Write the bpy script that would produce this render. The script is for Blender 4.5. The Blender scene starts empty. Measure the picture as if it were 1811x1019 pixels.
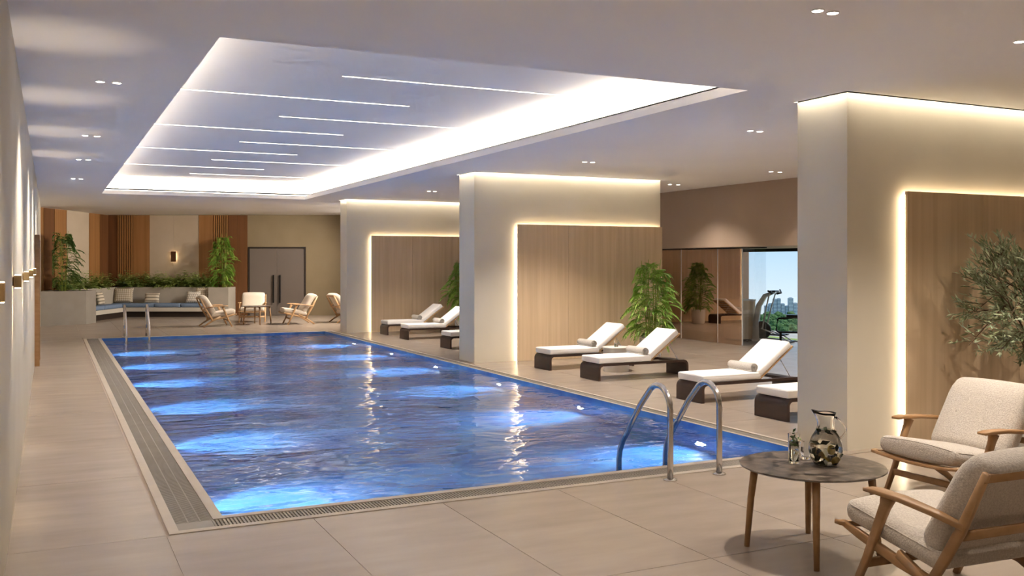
import bpy, bmesh, math, random
from mathutils import Vector, Matrix, noise as mnoise

# ------------------------------------------------------------------ scene, camera, world, sun, exposure
SC = bpy.context.scene
COL = SC.collection
PI = math.pi
FPX, HY, EYE = 1678.0, 464.6, 1.75            # focal length in px, horizon row, eye height
YAW = math.atan((905.5 - 88.0) / FPX)
FX, FY = math.sin(YAW), math.cos(YAW)

cam_d = bpy.data.cameras.new('camera'); cam = bpy.data.objects.new('camera', cam_d); COL.objects.link(cam)
cam.location = (0, 0, EYE)
cam.rotation_euler = (PI / 2, 0, -YAW)
cam_d.sensor_width = 36.0
cam_d.lens = FPX / 1811.0 * 36.0
cam_d.shift_y = -(509.5 - HY) / 1811.0
cam_d.clip_start = 0.02; cam_d.clip_end = 6000
SC.camera = cam

world = bpy.data.worlds.new('world'); SC.world = world; world.use_nodes = True
wn = world.node_tree.nodes; wl = world.node_tree.links
for n in list(wn): wn.remove(n)
w_out = wn.new('ShaderNodeOutputWorld'); w_bg = wn.new('ShaderNodeBackground')
w_tc = wn.new('ShaderNodeTexCoord'); w_sep = wn.new('ShaderNodeSeparateXYZ'); w_ramp = wn.new('ShaderNodeValToRGB')
w_map = wn.new('ShaderNodeMapRange'); w_map.inputs[1].default_value = -0.2; w_map.inputs[2].default_value = 0.8
wl.new(w_tc.outputs['Generated'], w_sep.inputs[0]); wl.new(w_sep.outputs['Z'], w_map.inputs[0])
wl.new(w_map.outputs[0], w_ramp.inputs[0]); wl.new(w_ramp.outputs[0], w_bg.inputs[0]); wl.new(w_bg.outputs[0], w_out.inputs[0])
el = w_ramp.color_ramp.elements
el[0].position = 0.13; el[0].color = (0.74, 0.80, 0.84, 1)
el[1].position = 1.0; el[1].color = (0.16, 0.34, 0.62, 1)
e2 = el.new(0.22); e2.color = (0.42, 0.62, 0.82, 1)
w_bg.inputs[1].default_value = 0.62

sun_d = bpy.data.lights.new('sun', 'SUN'); sun_d.energy = 1.6; sun_d.angle = 0.01; sun_d.color = (1.0, 0.95, 0.86)
sun = bpy.data.objects.new('sun', sun_d); COL.objects.link(sun)
sun.rotation_euler = Vector((-0.40, 0.32, -0.86)).to_track_quat('-Z', 'Y').to_euler()

SC.view_settings.view_transform = 'Standard'; SC.view_settings.look = 'None'
SC.view_settings.gamma = 1.0; SC.view_settings.use_curve_mapping = False
SC.view_settings.exposure = 1.25
SC.cycles.use_denoising = True
SC.cycles.max_bounces = 7; SC.cycles.diffuse_bounces = 4; SC.cycles.glossy_bounces = 3
SC.cycles.adaptive_threshold = 0.14
SC.cycles.transmission_bounces = 8; SC.cycles.transparent_max_bounces = 10
SC.cycles.sample_clamp_indirect = 6.0

WARM = (1.0, 0.84, 0.60); COVE = (1.0, 0.88, 0.71); SOFT = (1.0, 0.90, 0.73)
K_DOWN = 62.0      # downlight spot watts
K_COVE = 20.0       # coffer cove emission
K_SLOT = 52.0       # slot above the partition walls
K_LED = 6.0        # strip round the wood panels
K_LINE = 3.6
K_WASH = 15.0
K_POOL = 250.0

# ------------------------------------------------------------------ materials
def C(hexs, k=1.0):
    h = hexs.lstrip('#'); v = [int(h[i:i + 2], 16) / 255 for i in (0, 2, 4)]
    return tuple(((x / 12.92) if x <= 0.04045 else ((x + 0.055) / 1.055) ** 2.4) * k for x in v) + (1,)
MAT = {}
def mat(name, col=(0.8, 0.8, 0.8, 1), rough=0.5, metal=0.0, spec=0.5, **kw):
    m = bpy.data.materials.new(name); m.use_nodes = True
    b = m.node_tree.nodes['Principled BSDF']
    b.inputs['Base Color'].default_value = col; b.inputs['Roughness'].default_value = rough
    b.inputs['Metallic'].default_value = metal; b.inputs['Specular IOR Level'].default_value = spec
    for k, v in kw.items(): b.inputs[k].default_value = v
    MAT[name] = m; return m
def N(m, t, **kw):
    n = m.node_tree.nodes.new(t)
    for k, v in kw.items(): setattr(n, k, v)
    return n
def L(m, a, b): m.node_tree.links.new(a, b)
def bsdf(m): return m.node_tree.nodes['Principled BSDF']
def noisy(m, c1, c2, scale=(1, 1, 1), nscale=4.0, detail=4.0, bump=0.0, bdist=0.01, lo=0.3, hi=0.7, coord='Object', distortion=0.0, rand=0.0):
    tc = N(m, 'ShaderNodeTexCoord'); mp = N(m, 'ShaderNodeMapping'); mp.inputs['Scale'].default_value = scale
    nz = N(m, 'ShaderNodeTexNoise'); nz.inputs['Scale'].default_value = nscale; nz.inputs['Detail'].default_value = detail
    nz.inputs['Distortion'].default_value = distortion
    rp = N(m, 'ShaderNodeValToRGB'); rp.color_ramp.elements[0].position = lo; rp.color_ramp.elements[1].position = hi
    rp.color_ramp.elements[0].color = c1; rp.color_ramp.elements[1].color = c2
    src = tc.outputs[coord]
    if rand:
        oi = N(m, 'ShaderNodeObjectInfo'); va = N(m, 'ShaderNodeVectorMath', operation='ADD'); sc = N(m, 'ShaderNodeMath', operation='MULTIPLY')
        sc.inputs[1].default_value = rand; L(m, oi.outputs['Random'], sc.inputs[0]); L(m, src, va.inputs[0]); L(m, sc.outputs[0], va.inputs[1]); src = va.outputs[0]
    L(m, src, mp.inputs[0]); L(m, mp.outputs[0], nz.inputs['Vector']); L(m, nz.outputs[0], rp.inputs[0])
    L(m, rp.outputs[0], bsdf(m).inputs['Base Color'])
    if bump:
        bp = N(m, 'ShaderNodeBump'); bp.inputs['Strength'].default_value = bump; bp.inputs['Distance'].default_value = bdist
        L(m, nz.outputs[0], bp.inputs['Height']); L(m, bp.outputs[0], bsdf(m).inputs['Normal'])
    return m
def emit(name, col, strength):
    m = bpy.data.materials.new(name); m.use_nodes = True; nt = m.node_tree
    for n in list(nt.nodes): nt.nodes.remove(n)
    o = nt.nodes.new('ShaderNodeOutputMaterial'); e = nt.nodes.new('ShaderNodeEmission')
    e.inputs[0].default_value = tuple(col[:3]) + (1,); e.inputs[1].default_value = strength
    nt.links.new(e.outputs[0], o.inputs[0]); MAT[name] = m; return m

noisy(mat('ceiling_paint', rough=0.75), C('efebe9'), C('f2efed'), nscale=0.6)
noisy(mat('wall_plaster', rough=0.8), C('cec4b1'), C('d4cab7'), nscale=1.2, bump=0.05)
noisy(mat('soffit_paint', rough=0.7), C('a08b78'), C('a58f7d'), nscale=1.0)
noisy(mat('coffer_paint', rough=0.7), C('ece8e6'), C('efecea'), nscale=0.6)
noisy(mat('floor_stone', rough=0.26, spec=0.45), C('968779'), C('a29486'), scale=(0.7, 2.6, 1), nscale=2.2, detail=7, lo=0.25, hi=0.75, rand=17.0)
mat('grout', C('8d7d6f'), 0.8)
noisy(mat('rim_stone', rough=0.4), C('a99c8d'), C('b1a596'), nscale=5)
noisy(mat('grate_plastic', rough=0.5), C('827a70'), C('8b8379'), nscale=3)
mat('drain_dark', C('2a2623'), 0.8)
noisy(mat('panel_wood', rough=0.42), C('ccb08c'), C('dcc2a0'), scale=(1, 1, 0.03), nscale=16, detail=6, lo=0.3, hi=0.72, rand=9.0)
noisy(mat('far_wood', rough=0.5), C('946638'), C('a87848'), scale=(1, 1, 0.04), nscale=9, detail=5, rand=9.0)
noisy(mat('far_beige', rough=0.75), C('c0ae96'), C('c8b7a0'), nscale=1.5, rand=5.0)
noisy(mat('far_wood_dark', rough=0.5), C('66401f'), C('784c2a'), scale=(1, 1, 0.04), nscale=9, detail=5, rand=9.0)
mat('far_backing', C('3c2412'), 0.7)
noisy(mat('oak', rough=0.45), C('90693f'), C('a57f57'), scale=(0.25, 1, 1), nscale=14, detail=5, rand=7.0)
noisy(mat('oak_pale', rough=0.5), C('b48d63'), C('c39d72'), scale=(0.25, 1, 1), nscale=14, detail=5, rand=7.0)
noisy(mat('lounger_brown', rough=0.5), C('33211a'), C('3f2a21'), scale=(1, 0.3, 1), nscale=20, rand=3.0)
mat('white_fabric', C('eeeae6'), 0.9, spec=0.2)
noisy(mat('towel', rough=0.95, spec=0.1), C('b2aba3'), C('c8c2ba'), nscale=70, bump=0.5, bdist=0.006)
def boucle(name, a, b):
    m = noisy(mat(name, rough=1.0, spec=0.1), a, b, nscale=105, detail=2, lo=0.28, hi=0.72, bump=0.9, bdist=0.005)
    bsdf(m).inputs['Sheen Weight'].default_value = 0.25
boucle('boucle', C('b0a598'), C('cbc1b5')); boucle('boucle_cream', C('c9bba8'), C('ddd0be'))
noisy(mat('brown_marble', rough=0.28, spec=0.3), C('2e2723'), C('7d7065'), nscale=7, detail=9, lo=0.38, hi=0.72, distortion=1.6)
mat('marble_edge', C('2c2622'), 0.3)
mat('chrome', C('c9c5c1'), 0.16, 1.0)
mat('black_metal', C('191614'), 0.35, 0.4)
mat('grey_metal', C('b9b7b4'), 0.35, 0.35)
mat('door_taupe', C('6f655d'), 0.28)
mat('door_frame', C('2c221c'), 0.5)
noisy(mat('planter_grey_shaded', rough=0.7), C('8b8277'), C('928a7f'), nscale=3)  # left planter block: its shade is put into this darker tone
noisy(mat('planter_grey_lit', rough=0.7), C('aaa193'), C('b2a99b'), nscale=3); mat('bench_white', C('c9c1b3'), 0.6); mat('bench_dark', C('2b1d12'), 0.7)  # first tone is the same planter grey, lightened to carry the light there
noisy(mat('blue_cushion', rough=0.9, spec=0.2), C('70829b'), C('7b8ca4'), nscale=40, bump=0.2, bdist=0.004)
mat('soil', C('2d2118'), 0.95)
mat('sconce_brown', C('5a3a22'), 0.4, 0.3)
mat('brass', C('b79a6c'), .4, .6); mat('gym_wall', C('8a6a52'), 0.6)
mat('pot_white', C('d6d0c6'), 0.45)
mat('trim_white', C('e6e2de'), 0.4)
noisy(mat('leaf_palm', rough=0.45), C('5f8a26'), C('a4c458'), nscale=3, detail=2, lo=0.35, hi=0.7)
noisy(mat('leaf_dark', rough=0.5), C('42602a'), C('769448'), nscale=3, detail=2, lo=0.35, hi=0.7)
noisy(mat('leaf_fern', rough=0.5), C('7d9640'), C('c0cc7c'), nscale=5, detail=2, lo=0.35, hi=0.7)
noisy(mat('leaf_olive', rough=0.5), C('76835a'), C('c2caa6'), nscale=9, detail=2, lo=0.35, hi=0.7)
for k in ('leaf_palm', 'leaf_dark', 'leaf_fern', 'leaf_olive'):
    bsdf(MAT[k]).inputs['Subsurface Weight'].default_value = 0.0
mat('cane', C('8c9a3e'), 0.5); noisy(mat('bark', rough=0.9), C('5b4a3a'), C('7a6650'), nscale=20, bump=0.5)
emit('led_panel', WARM, K_LED); emit('led_slot', SOFT, K_SLOT); emit('led_cove', COVE, K_COVE); emit('led_line', (1.0, 0.93, 0.86), K_LINE)
emit('down_lens', (1.0, 0.9, 0.75), 12.0); emit('sconce_glow', (1.0, 0.78, 0.48), 14.0); emit('pool_lens', (0.75, 0.92, 1.0), 105.0)

# water: clear refracting sheet with ripples
m = mat('water', (1, 1, 1, 1), 0.0, 0.0, 0.5); b = bsdf(m)
b.inputs['Transmission Weight'].default_value = 1.0; b.inputs['IOR'].default_value = 1.33
b.inputs['Base Color'].default_value = (0.72, 0.85, 1.0, 1)
tc = N(m, 'ShaderNodeTexCoord')
def wave(scale, det, dist, strength, prev=None):
    mp = N(m, 'ShaderNodeMapping'); mp.inputs['Scale'].default_value = scale
    nz = N(m, 'ShaderNodeTexNoise'); nz.inputs['Scale'].default_value = 1.0; nz.inputs['Detail'].default_value = det; nz.inputs['Distortion'].default_value = 0.6
    bp = N(m, 'ShaderNodeBump'); bp.inputs['Strength'].default_value = strength; bp.inputs['Distance'].default_value = dist
    L(m, tc.outputs['Object'], mp.inputs[0]); L(m, mp.outputs[0], nz.inputs['Vector']); L(m, nz.outputs[0], bp.inputs['Height'])
    if prev: L(m, prev.outputs[0], bp.inputs['Normal'])
    return bp
w1 = wave((1.1, 1.6, 1), 2.0, 0.046, 1.0); w2 = wave((4.5, 6.5, 1), 2.0, 0.009, 1.0, w1)
L(m, w2.outputs[0], b.inputs['Normal'])

# pool mosaic: small blue tiles with marbled tone
m = mat('pool_mosaic', rough=0.3); noisy(m, C('3266ad'), C('649cce'), nscale=2.2, detail=6, lo=0.3, hi=0.72, distortion=1.0)

def glassmat(name, col, ior=1.45, rough=0.0):
    m = mat(name, col, rough); b = bsdf(m); b.inputs['Transmission Weight'].default_value = 1.0; b.inputs['IOR'].default_value = ior
glassmat('clear_glass', (1, 1, 1, 1)); glassmat('lemon_water', (0.97, 0.96, 0.84, 1), 1.33)
def pane(name, refl, tintr, tintt):
    m = bpy.data.materials.new(name); m.use_nodes = True; nt = m.node_tree
    for n in list(nt.nodes): nt.nodes.remove(n)
    o = nt.nodes.new('ShaderNodeOutputMaterial'); mx = nt.nodes.new('ShaderNodeMixShader'); g = nt.nodes.new('ShaderNodeBsdfGlossy'); t = nt.nodes.new('ShaderNodeBsdfTransparent')
    g.inputs['Roughness'].default_value = 0.0; g.inputs[0].default_value = tintr; t.inputs[0].default_value = tintt
    mx.inputs[0].default_value = refl
    nt.links.new(t.outputs[0], mx.inputs[1]); nt.links.new(g.outputs[0], mx.inputs[2]); nt.links.new(mx.outputs[0], o.inputs[0]); MAT[name] = m
pane('bronze_glass', 0.62, (0.95, 0.74, 0.58, 1), (0.55, 0.42, 0.33, 1)); pane('plain_glass', 0.05, (1, 1, 1, 1), (0.96, 0.97, 0.97, 1))

# ------------------------------------------------------------------ mesh helpers
class MB:
    def __init__(s): s.bm = bmesh.new()
    def poly(s, pts):
        return s.bm.faces.new([s.bm.verts.new(p) for p in pts])
    def box(s, a, b):
        x0, y0, z0 = a; x1, y1, z1 = b
        v = [s.bm.verts.new(p) for p in ((x0, y0, z0), (x1, y0, z0), (x1, y1, z0), (x0, y1, z0), (x0, y0, z1), (x1, y0, z1), (x1, y1, z1), (x0, y1, z1))]
        for f in ((0, 3, 2, 1), (4, 5, 6, 7), (0, 1, 5, 4), (1, 2, 6, 5), (2, 3, 7, 6), (3, 0, 4, 7)): s.bm.faces.new([v[i] for i in f])
        return s
    def prism(s, pts, z0, z1):
        a = [s.bm.verts.new((p[0], p[1], z0)) for p in pts]; b = [s.bm.verts.new((p[0], p[1], z1)) for p in pts]; n = len(pts)
        s.bm.faces.new(b); s.bm.faces.new(a[::-1])
        for i in range(n): s.bm.faces.new((a[i], a[(i + 1) % n], b[(i + 1) % n], b[i]))
        return s
    def rings(s, rings, cap0=True, cap1=True):
        R = [[s.bm.verts.new(p) for p in r] for r in rings]; n = len(R[0])
        for i in range(len(R) - 1):
            for j in range(n): s.bm.faces.new((R[i][j], R[i][(j + 1) % n], R[i + 1][(j + 1) % n], R[i + 1][j]))
        if cap0: s.bm.faces.new(R[0][::-1])
        if cap1: s.bm.faces.new(R[-1])
        return s
    def lathe(s, prof, c=(0, 0, 0), n=24, cap0=True, cap1=True):
        return s.rings([[(c[0] + r * math.cos(2 * PI * k / n), c[1] + r * math.sin(2 * PI * k / n), c[2] + z) for k in range(n)] for r, z in prof], cap0, cap1)
    def tube(s, pts, rad, n=8):
        P = [Vector(p) for p in pts]; rad = rad if isinstance(rad, (list, tuple)) else [rad] * len(P); rs = []
        up = Vector((0.03, 0.02, 1)) if abs((P[-1] - P[0]).normalized().z) < 0.9 else Vector((1, 0.02, 0.03))
        for i, p in enumerate(P):
            t = (P[min(i + 1, len(P) - 1)] - P[max(i - 1, 0)]).normalized(); a = t.cross(up).normalized(); b2 = a.cross(t).normalized()
            rs.append([p + rad[i] * (math.cos(2 * PI * k / n) * a + math.sin(2 * PI * k / n) * b2) for k in range(n)])
        return s.rings(rs)
    def beam(s, pts, wh, side=(0, 1, 0), ch=0.3):
        """rounded rectangular bar along pts; wh = list of (width along side, height)"""
        P = [Vector(p) for p in pts]; S = Vector(side).normalized(); rs = []
        if isinstance(wh, tuple): wh = [wh] * len(P)
        for i, p in enumerate(P):
            t = (P[min(i + 1, len(P) - 1)] - P[max(i - 1, 0)]).normalized(); a = (S - t * S.dot(t)).normalized(); b2 = t.cross(a).normalized()
            w, h = wh[i][0] / 2, wh[i][1] / 2; c = ch * min(w, h)
            rs.append([p + a * x + b2 * y for x, y in ((w, -h + c), (w, h - c), (w - c, h), (-w + c, h), (-w, h - c), (-w, -h + c), (-w + c, -h), (w - c, -h))])
        return s.rings(rs)
    def rbox(s, a, b, r, seg=3, n=(4, 4, 2), fn=None):
        """rounded box built on a cube grid; fn deforms each point"""
        a = Vector(a); b = Vector(b); c = (a + b) / 2; h = (b - a) / 2; r = min(r, h.x, h.y, h.z); vd = {}
        def axis(i):
            inner = h[i] - r; out = []
            for k in range(seg): out.append(-h[i] + r * (1 - math.cos(PI / 2 * k / seg)) * 1.0)
            for k in range(n[i] + 1): out.append(-inner + 2 * inner * k / n[i])
            for k in range(seg - 1, -1, -1): out.append(h[i] - r * (1 - math.cos(PI / 2 * k / seg)))
            return out
        A = [axis(i) for i in range(3)]
        def vert(i, j, k):
            key = (i, j, k)
            if key not in vd:
                p = Vector((A[0][i], A[1][j], A[2][k])); q = Vector([max(-(h[m_] - r), min(h[m_] - r, p[m_])) for m_ in range(3)])
                d = p - q
                if d.length > 1e-9: p = q + d.normalized() * r
                p = p + c
                if fn: p = Vector(fn(p))
                vd[key] = s.bm.verts.new(p)
            return vd[key]
        I, J, K = (len(x) - 1 for x in A)
        for i in range(I):
            for j in range(J):
                s.bm.faces.new((vert(i, j, 0), vert(i, j + 1, 0), vert(i + 1, j + 1, 0), vert(i + 1, j, 0)))
                s.bm.faces.new((vert(i, j, K), vert(i + 1, j, K), vert(i + 1, j + 1, K), vert(i, j + 1, K)))
        for i in range(I):
            for k in range(K):
                s.bm.faces.new((vert(i, 0, k), vert(i + 1, 0, k), vert(i + 1, 0, k + 1), vert(i, 0, k + 1)))
                s.bm.faces.new((vert(i, J, k), vert(i, J, k + 1), vert(i + 1, J, k + 1), vert(i + 1, J, k)))
        for j in range(J):
            for k in range(K):
                s.bm.faces.new((vert(0, j, k), vert(0, j, k + 1), vert(0, j + 1, k + 1), vert(0, j + 1, k)))
                s.bm.faces.new((vert(I, j, k), vert(I, j + 1, k), vert(I, j + 1, k + 1), vert(I, j, k + 1)))
        return s
    def mesh(s, name, material, smooth=False):
        me = bpy.data.meshes.new(name); bmesh.ops.recalc_face_normals(s.bm, faces=s.bm.faces); s.bm.to_mesh(me); s.bm.free()
        if material: me.materials.append(MAT[material])
        if smooth:
            me.polygons.foreach_set('use_smooth', [True] * len(me.polygons))
            if smooth == 'auto': me.set_sharp_from_angle(angle=math.radians(40))
        return me
    def obj(s, name, material, parent=None, smooth=False, loc=None):
        return link(name, s.mesh(name, material, smooth), parent, loc)
def link(name, data, parent=None, loc=None, rotz=0):
    o = bpy.data.objects.new(name, data); COL.objects.link(o)
    if parent: o.parent = parent
    if loc: o.location = loc
    if rotz: o.rotation_euler = (0, 0, rotz)
    return o
def tag(o, label=None, cat=None, group=None, kind=None):
    if label: o['label'] = label
    if cat: o['category'] = cat
    if group: o['group'] = group
    if kind: o['kind'] = kind
    return o
def thing(name, label, cat, loc=(0, 0, 0), rotz=0, group=None):
    return tag(link(name, None, None, loc, rotz), label, cat, group)
def copy_tree(o, parent=None):
    c = o.copy(); COL.objects.link(c)
    if parent is not None:
        c.parent = parent; c.matrix_parent_inverse = o.matrix_parent_inverse.copy()
    for ch in list(o.children): copy_tree(ch, c)
    return c
def dup(root, label, loc, rotz, group=None):
    r = copy_tree(root); r.location = loc; r.rotation_euler = (0, 0, rotz); r['label'] = label
    if group: r['group'] = group
    return r
def W(s, d): return (s * FY + d * FX, -s * FX + d * FY)      # frame of the far lounge, which is turned 26 degrees to the pool

def grid_slab(holes, x0, x1, y0, y1, z, thick, name, material, parent=None):
    """flat slab with rectangular holes"""
    xs = sorted({x0, x1} | {min(max(v, x0), x1) for h in holes for v in h[:2]}); ys = sorted({y0, y1} | {min(max(v, y0), y1) for h in holes for v in h[2:]})
    mb = MB(); vd = {}
    solid = lambda i, j: 0 <= i < len(xs) - 1 and 0 <= j < len(ys) - 1 and not any(h[0] - 1e-6 <= (xs[i] + xs[i + 1]) / 2 <= h[1] and h[2] <= (ys[j] + ys[j + 1]) / 2 <= h[3] for h in holes)
    def v(i, j, k):
        if (i, j, k) not in vd: vd[(i, j, k)] = mb.bm.verts.new((xs[i], ys[j], (z, z + thick)[k]))
        return vd[(i, j, k)]
    for i in range(len(xs) - 1):
        for j in range(len(ys) - 1):
            if not solid(i, j): continue
            mb.bm.faces.new((v(i, j, 0), v(i, j + 1, 0), v(i + 1, j + 1, 0), v(i + 1, j, 0)))
            mb.bm.faces.new((v(i, j, 1), v(i + 1, j, 1), v(i + 1, j + 1, 1), v(i, j + 1, 1)))
            for (di, dj, e) in ((-1, 0, ((i, j), (i, j + 1))), (1, 0, ((i + 1, j), (i + 1, j + 1))), (0, -1, ((i, j), (i + 1, j))), (0, 1, ((i, j + 1), (i + 1, j + 1)))):
                if not solid(i + di, j + dj):
                    (a, b_), (c, d) = e; mb.bm.faces.new((v(a, b_, 0), v(c, d, 0), v(c, d, 1), v(a, b_, 1)))
    return mb.obj(name, material, parent)

# ------------------------------------------------------------------ the room
CZ = 3.33                                     # ceiling height
XL, XR = -0.23, 13.1                          # left wall, glass line on the right
YB, YE = -1.6, 36.0
POOL = (0.69, 6.50, 6.44, 23.92)              # outer frame of the pool
WAT = (1.07, 6.29, 6.77, 23.78)               # water
PX0, PX1 = 6.65, 10.55                        # partition walls between the bays
PARTS = [(6.55, 7.20), (15.15, 15.82), (23.05, 23.62)]
COF = (1.07, 5.75, 6.87, 23.6)                # ceiling coffer
CUP = 3.74

def S(name, o): o.name = name; o['kind'] = 'structure'; return o
floor = S('floor', grid_slab([POOL], XL - 0.3, 14.9, YB, YE, -0.30, 0.296, 'floor', 'grout'))
tx0, ty0, tw, tl, gap = 0.67 - 0.95, 0.73 - 1.9 * 2, 0.95, 1.9, 0.0025
full_mesh = MB().box((-tw / 2 + gap, -tl / 2 + gap, -0.02), (tw / 2 - gap, tl / 2 - gap, 0.0)).mesh('tile', 'floor_stone')
def clip(r, h):
    a, b_, c, d = r; e, f, g, i = h
    if b_ <= e or a >= f or d <= g or c >= i: return [r]
    out = []
    if c < g: out.append((a, b_, c, g))
    if d > i: out.append((a, b_, i, d))
    c2, d2 = max(c, g), min(d, i)
    if a < e: out.append((a, e, c2, d2))
    if b_ > f: out.append((f, b_, c2, d2))
    return out
for i in range(0, 17):
    for j in range(0, 21):
        r = (max(tx0 + i * tw, XL - 0.3), min(tx0 + (i + 1) * tw, 14.9), max(ty0 + j * tl, YB), min(ty0 + (j + 1) * tl, YE))
        if r[0] >= 14.85 or r[2] >= YE - 0.05 or r[3] <= YB + 0.05: continue
        for q in clip(r, POOL):
            w, l = q[1] - q[0], q[3] - q[2]
            if w < 0.02 or l < 0.02: continue
            c = ((q[0] + q[1]) / 2, (q[2] + q[3]) / 2, 0)
            me = full_mesh if abs(w - tw) < 1e-4 and abs(l - tl) < 1e-4 else MB().box((-w / 2 + gap, -l / 2 + gap, -0.02), (w / 2 - gap, l / 2 - gap, 0)).mesh('tile', 'floor_stone')
            link('tile', me, floor, c)

SLW = 0.05
slots = []
for (y0, y1) in PARTS:
    slots += [(PX0 - SLW, PX1 + 0.0, y0 - SLW, y0), (PX0 - SLW, PX0, y0 - SLW, y1)]
ceil = S('ceiling', grid_slab([COF] + slots, XL - 0.3, 15.2, YB, YE, CZ, 0.09, 'ceiling', 'ceiling_paint'))
grid_slab([(COF[0] - 0.12, COF[1] + 0.12, COF[2] - 0.12, COF[3] + 0.12)] + slots, XL - 0.3, 15.2, YB, YE, CZ + 0.09, 0.05, 'plenum', 'ceiling_paint', ceil)
for k, (y0, y1) in enumerate(PARTS):          # closed tops of the light slots, lamps inside
    MB().box((PX0 - SLW - .02, y0 - SLW - .02, CZ + .14), (PX1 + .02, y1, CZ + .16)).obj('slot_cover', 'ceiling_paint', ceil)
    MB().box((PX0 - SLW, y0 - 0.045, CZ + 0.11), (PX1, y0 - 0.012, CZ + 0.125)).obj('led_strip', 'led_slot', ceil)
    MB().box((PX0 - 0.045, y0, CZ + 0.11), (PX0 - 0.012, y1, CZ + 0.125)).obj('led_strip', 'led_slot', ceil)
# coffer: side walls stand back from the lip, lamps lie behind it
c0, c1, c2, c3 = COF[0] - .12, COF[1] + .12, COF[2] - .12, COF[3] + .12
MB().box((c0 - .05, c2 - .05, CUP), (c1 + .05, c3 + .05, CUP + .05)).obj('coffer_top', 'coffer_paint', ceil)
for a, b_ in (((c0 - .05, c2, CZ + .10), (c0, c3, CUP)), ((c1, c2, CZ + .10), (c1 + .05, c3, CUP)), ((c0, c2 - .05, CZ + .10), (c1, c2, CUP)), ((c0, c3, CZ + .10), (c1, c3 + .05, CUP))):
    MB().box(a, b_).obj('coffer_side', 'coffer_paint', ceil)
g = 0.035
for a, b_ in (((c0 + g, c2 + g, CZ + .095), (c0 + g + .035, c3 - g, CZ + .10)), ((c1 - g - .035, c2 + g, CZ + .095), (c1 - g, c3 - g, CZ + .10)),
              ((c0 + g, c2 + g, CZ + .095), (c1 - g, c2 + g + .035, CZ + .10)), ((c0 + g, c3 - g - .035, CZ + .095), (c1 - g, c3 - g, CZ + .10))):
    MB().box(a, b_).obj('cove_lamp', 'led_cove', ceil)

S('wall_left', MB().box((XL - .25, YB, 0), (XL, 29.75, CZ)).obj('wall_left', 'wall_plaster'))
S('wall_back', MB().box((XL - .25, YB - .2, 0), (15.2, YB, CZ)).obj('wall_back', 'wall_plaster'))
# partition walls with wood panels and glowing edges
parts_o = []
for k, (y0, y1) in enumerate(PARTS):
    w = S('wall_partition', MB().box((PX0, y0, 0), (PX1, y1, CZ + 0.10)).obj('wall_partition', 'wall_plaster')); parts_o.append(w)
    px0 = (7.33, 7.45, 7.26)[k]; ptop = 2.43; px1 = PX1 - 0.01
    nb = 3
    for q in range(nb):
        a = px0 + (px1 - px0) * q / nb; b_ = px0 + (px1 - px0) * (q + 1) / nb
        MB().box((a + .0015, y0 - .085, 0.002), (b_ - .0015, y0 - .06, ptop)).obj('wood_panel', 'panel_wood', w)
    MB().box((px0 + .018, y0 - .050, 0.002), (px0 + .034, y0 - .018, ptop - .05)).obj('led_strip', 'led_panel', w)
    MB().box((px0 + .03, y0 - .050, ptop - .045), (px1 - .03, y0 - .018, ptop - .030)).obj('led_strip', 'led_panel', w)
    MB().box((px0 + .06, y0 - .06, 0.002), (px1, y0, ptop - .09)).obj('panel_backing', 'wall_plaster', w)
# right side: solid wall, soffit, glass screen, gym beyond
S('wall_right', MB().box((XR, YB, 0), (XR + .2, 11.8, CZ)).obj('wall_right', 'wall_plaster'))
S('wall_soffit', MB().box((12.45, 7.3, 2.07), (14.9, 30.0, CZ)).obj('wall_soffit', 'soffit_paint'))
joints = [15.10, 15.83, 16.64, 17.97, 19.3, 20.6, 22.0, 23.4]
scr = S('window_1', MB().box((XR - .02, 15.10, 2.045), (XR + .03, 30.0, 2.07)).obj('window_1', 'black_metal'))
for k in range(len(joints) - 1):
    MB().box((XR, joints[k] + .004, 0.004), (XR + .012, joints[k + 1] - .004, 2.045)).obj('pane', 'plain_glass' if k == 0 else 'bronze_glass', scr)
for y in joints[1:4]: MB().box((XR - .006, y - .007, .004), (XR + .018, y + .007, 2.045)).obj('joint_profile', 'trim_white', scr)
S('wall_gym', MB().box((14.9, 18.0, -.3), (15.1, 30.0, CZ)).obj('wall_gym', 'gym_wall'))
S('wall_gym', MB().box((13.3, 11.6, 0), (14.9, 11.8, 2.07)).obj('wall_gym', 'gym_wall'))
S('wall_gym', MB().box((XR, 23.4, 0), (14.9, 23.6, 2.07)).obj('wall_gym', 'gym_wall'))
win = S('window_2', MB().box((14.86, 11.7, 2.0), (14.94, 18.0, 2.07)).obj('window_2', 'black_metal'))
MB().box((14.86, 11.7, -0.02), (14.94, 18.0, 0.02)).obj('window_frame', 'black_metal', win)
for a, b_ in ((11.7, 13.8), (13.8, 15.9), (15.9, 18.0)):
    MB().box((14.895, a + .006, .02), (14.905, b_ - .006, 2.0)).obj('pane', 'plain_glass', win)
for y in (13.8,): MB().box((14.87, y - .02, .02), (14.93, y + .02, 2.0)).obj('window_frame', 'black_metal', win)
S('wall_outer', MB().box((14.9, YB, 0), (15.1, 11.7, CZ)).obj('wall_outer', 'wall_plaster'))
S('wall_right', MB().box((XR, 23.6, 0), (XR + .2, 30.0, CZ)).obj('wall_right', 'wall_plaster'))

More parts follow.
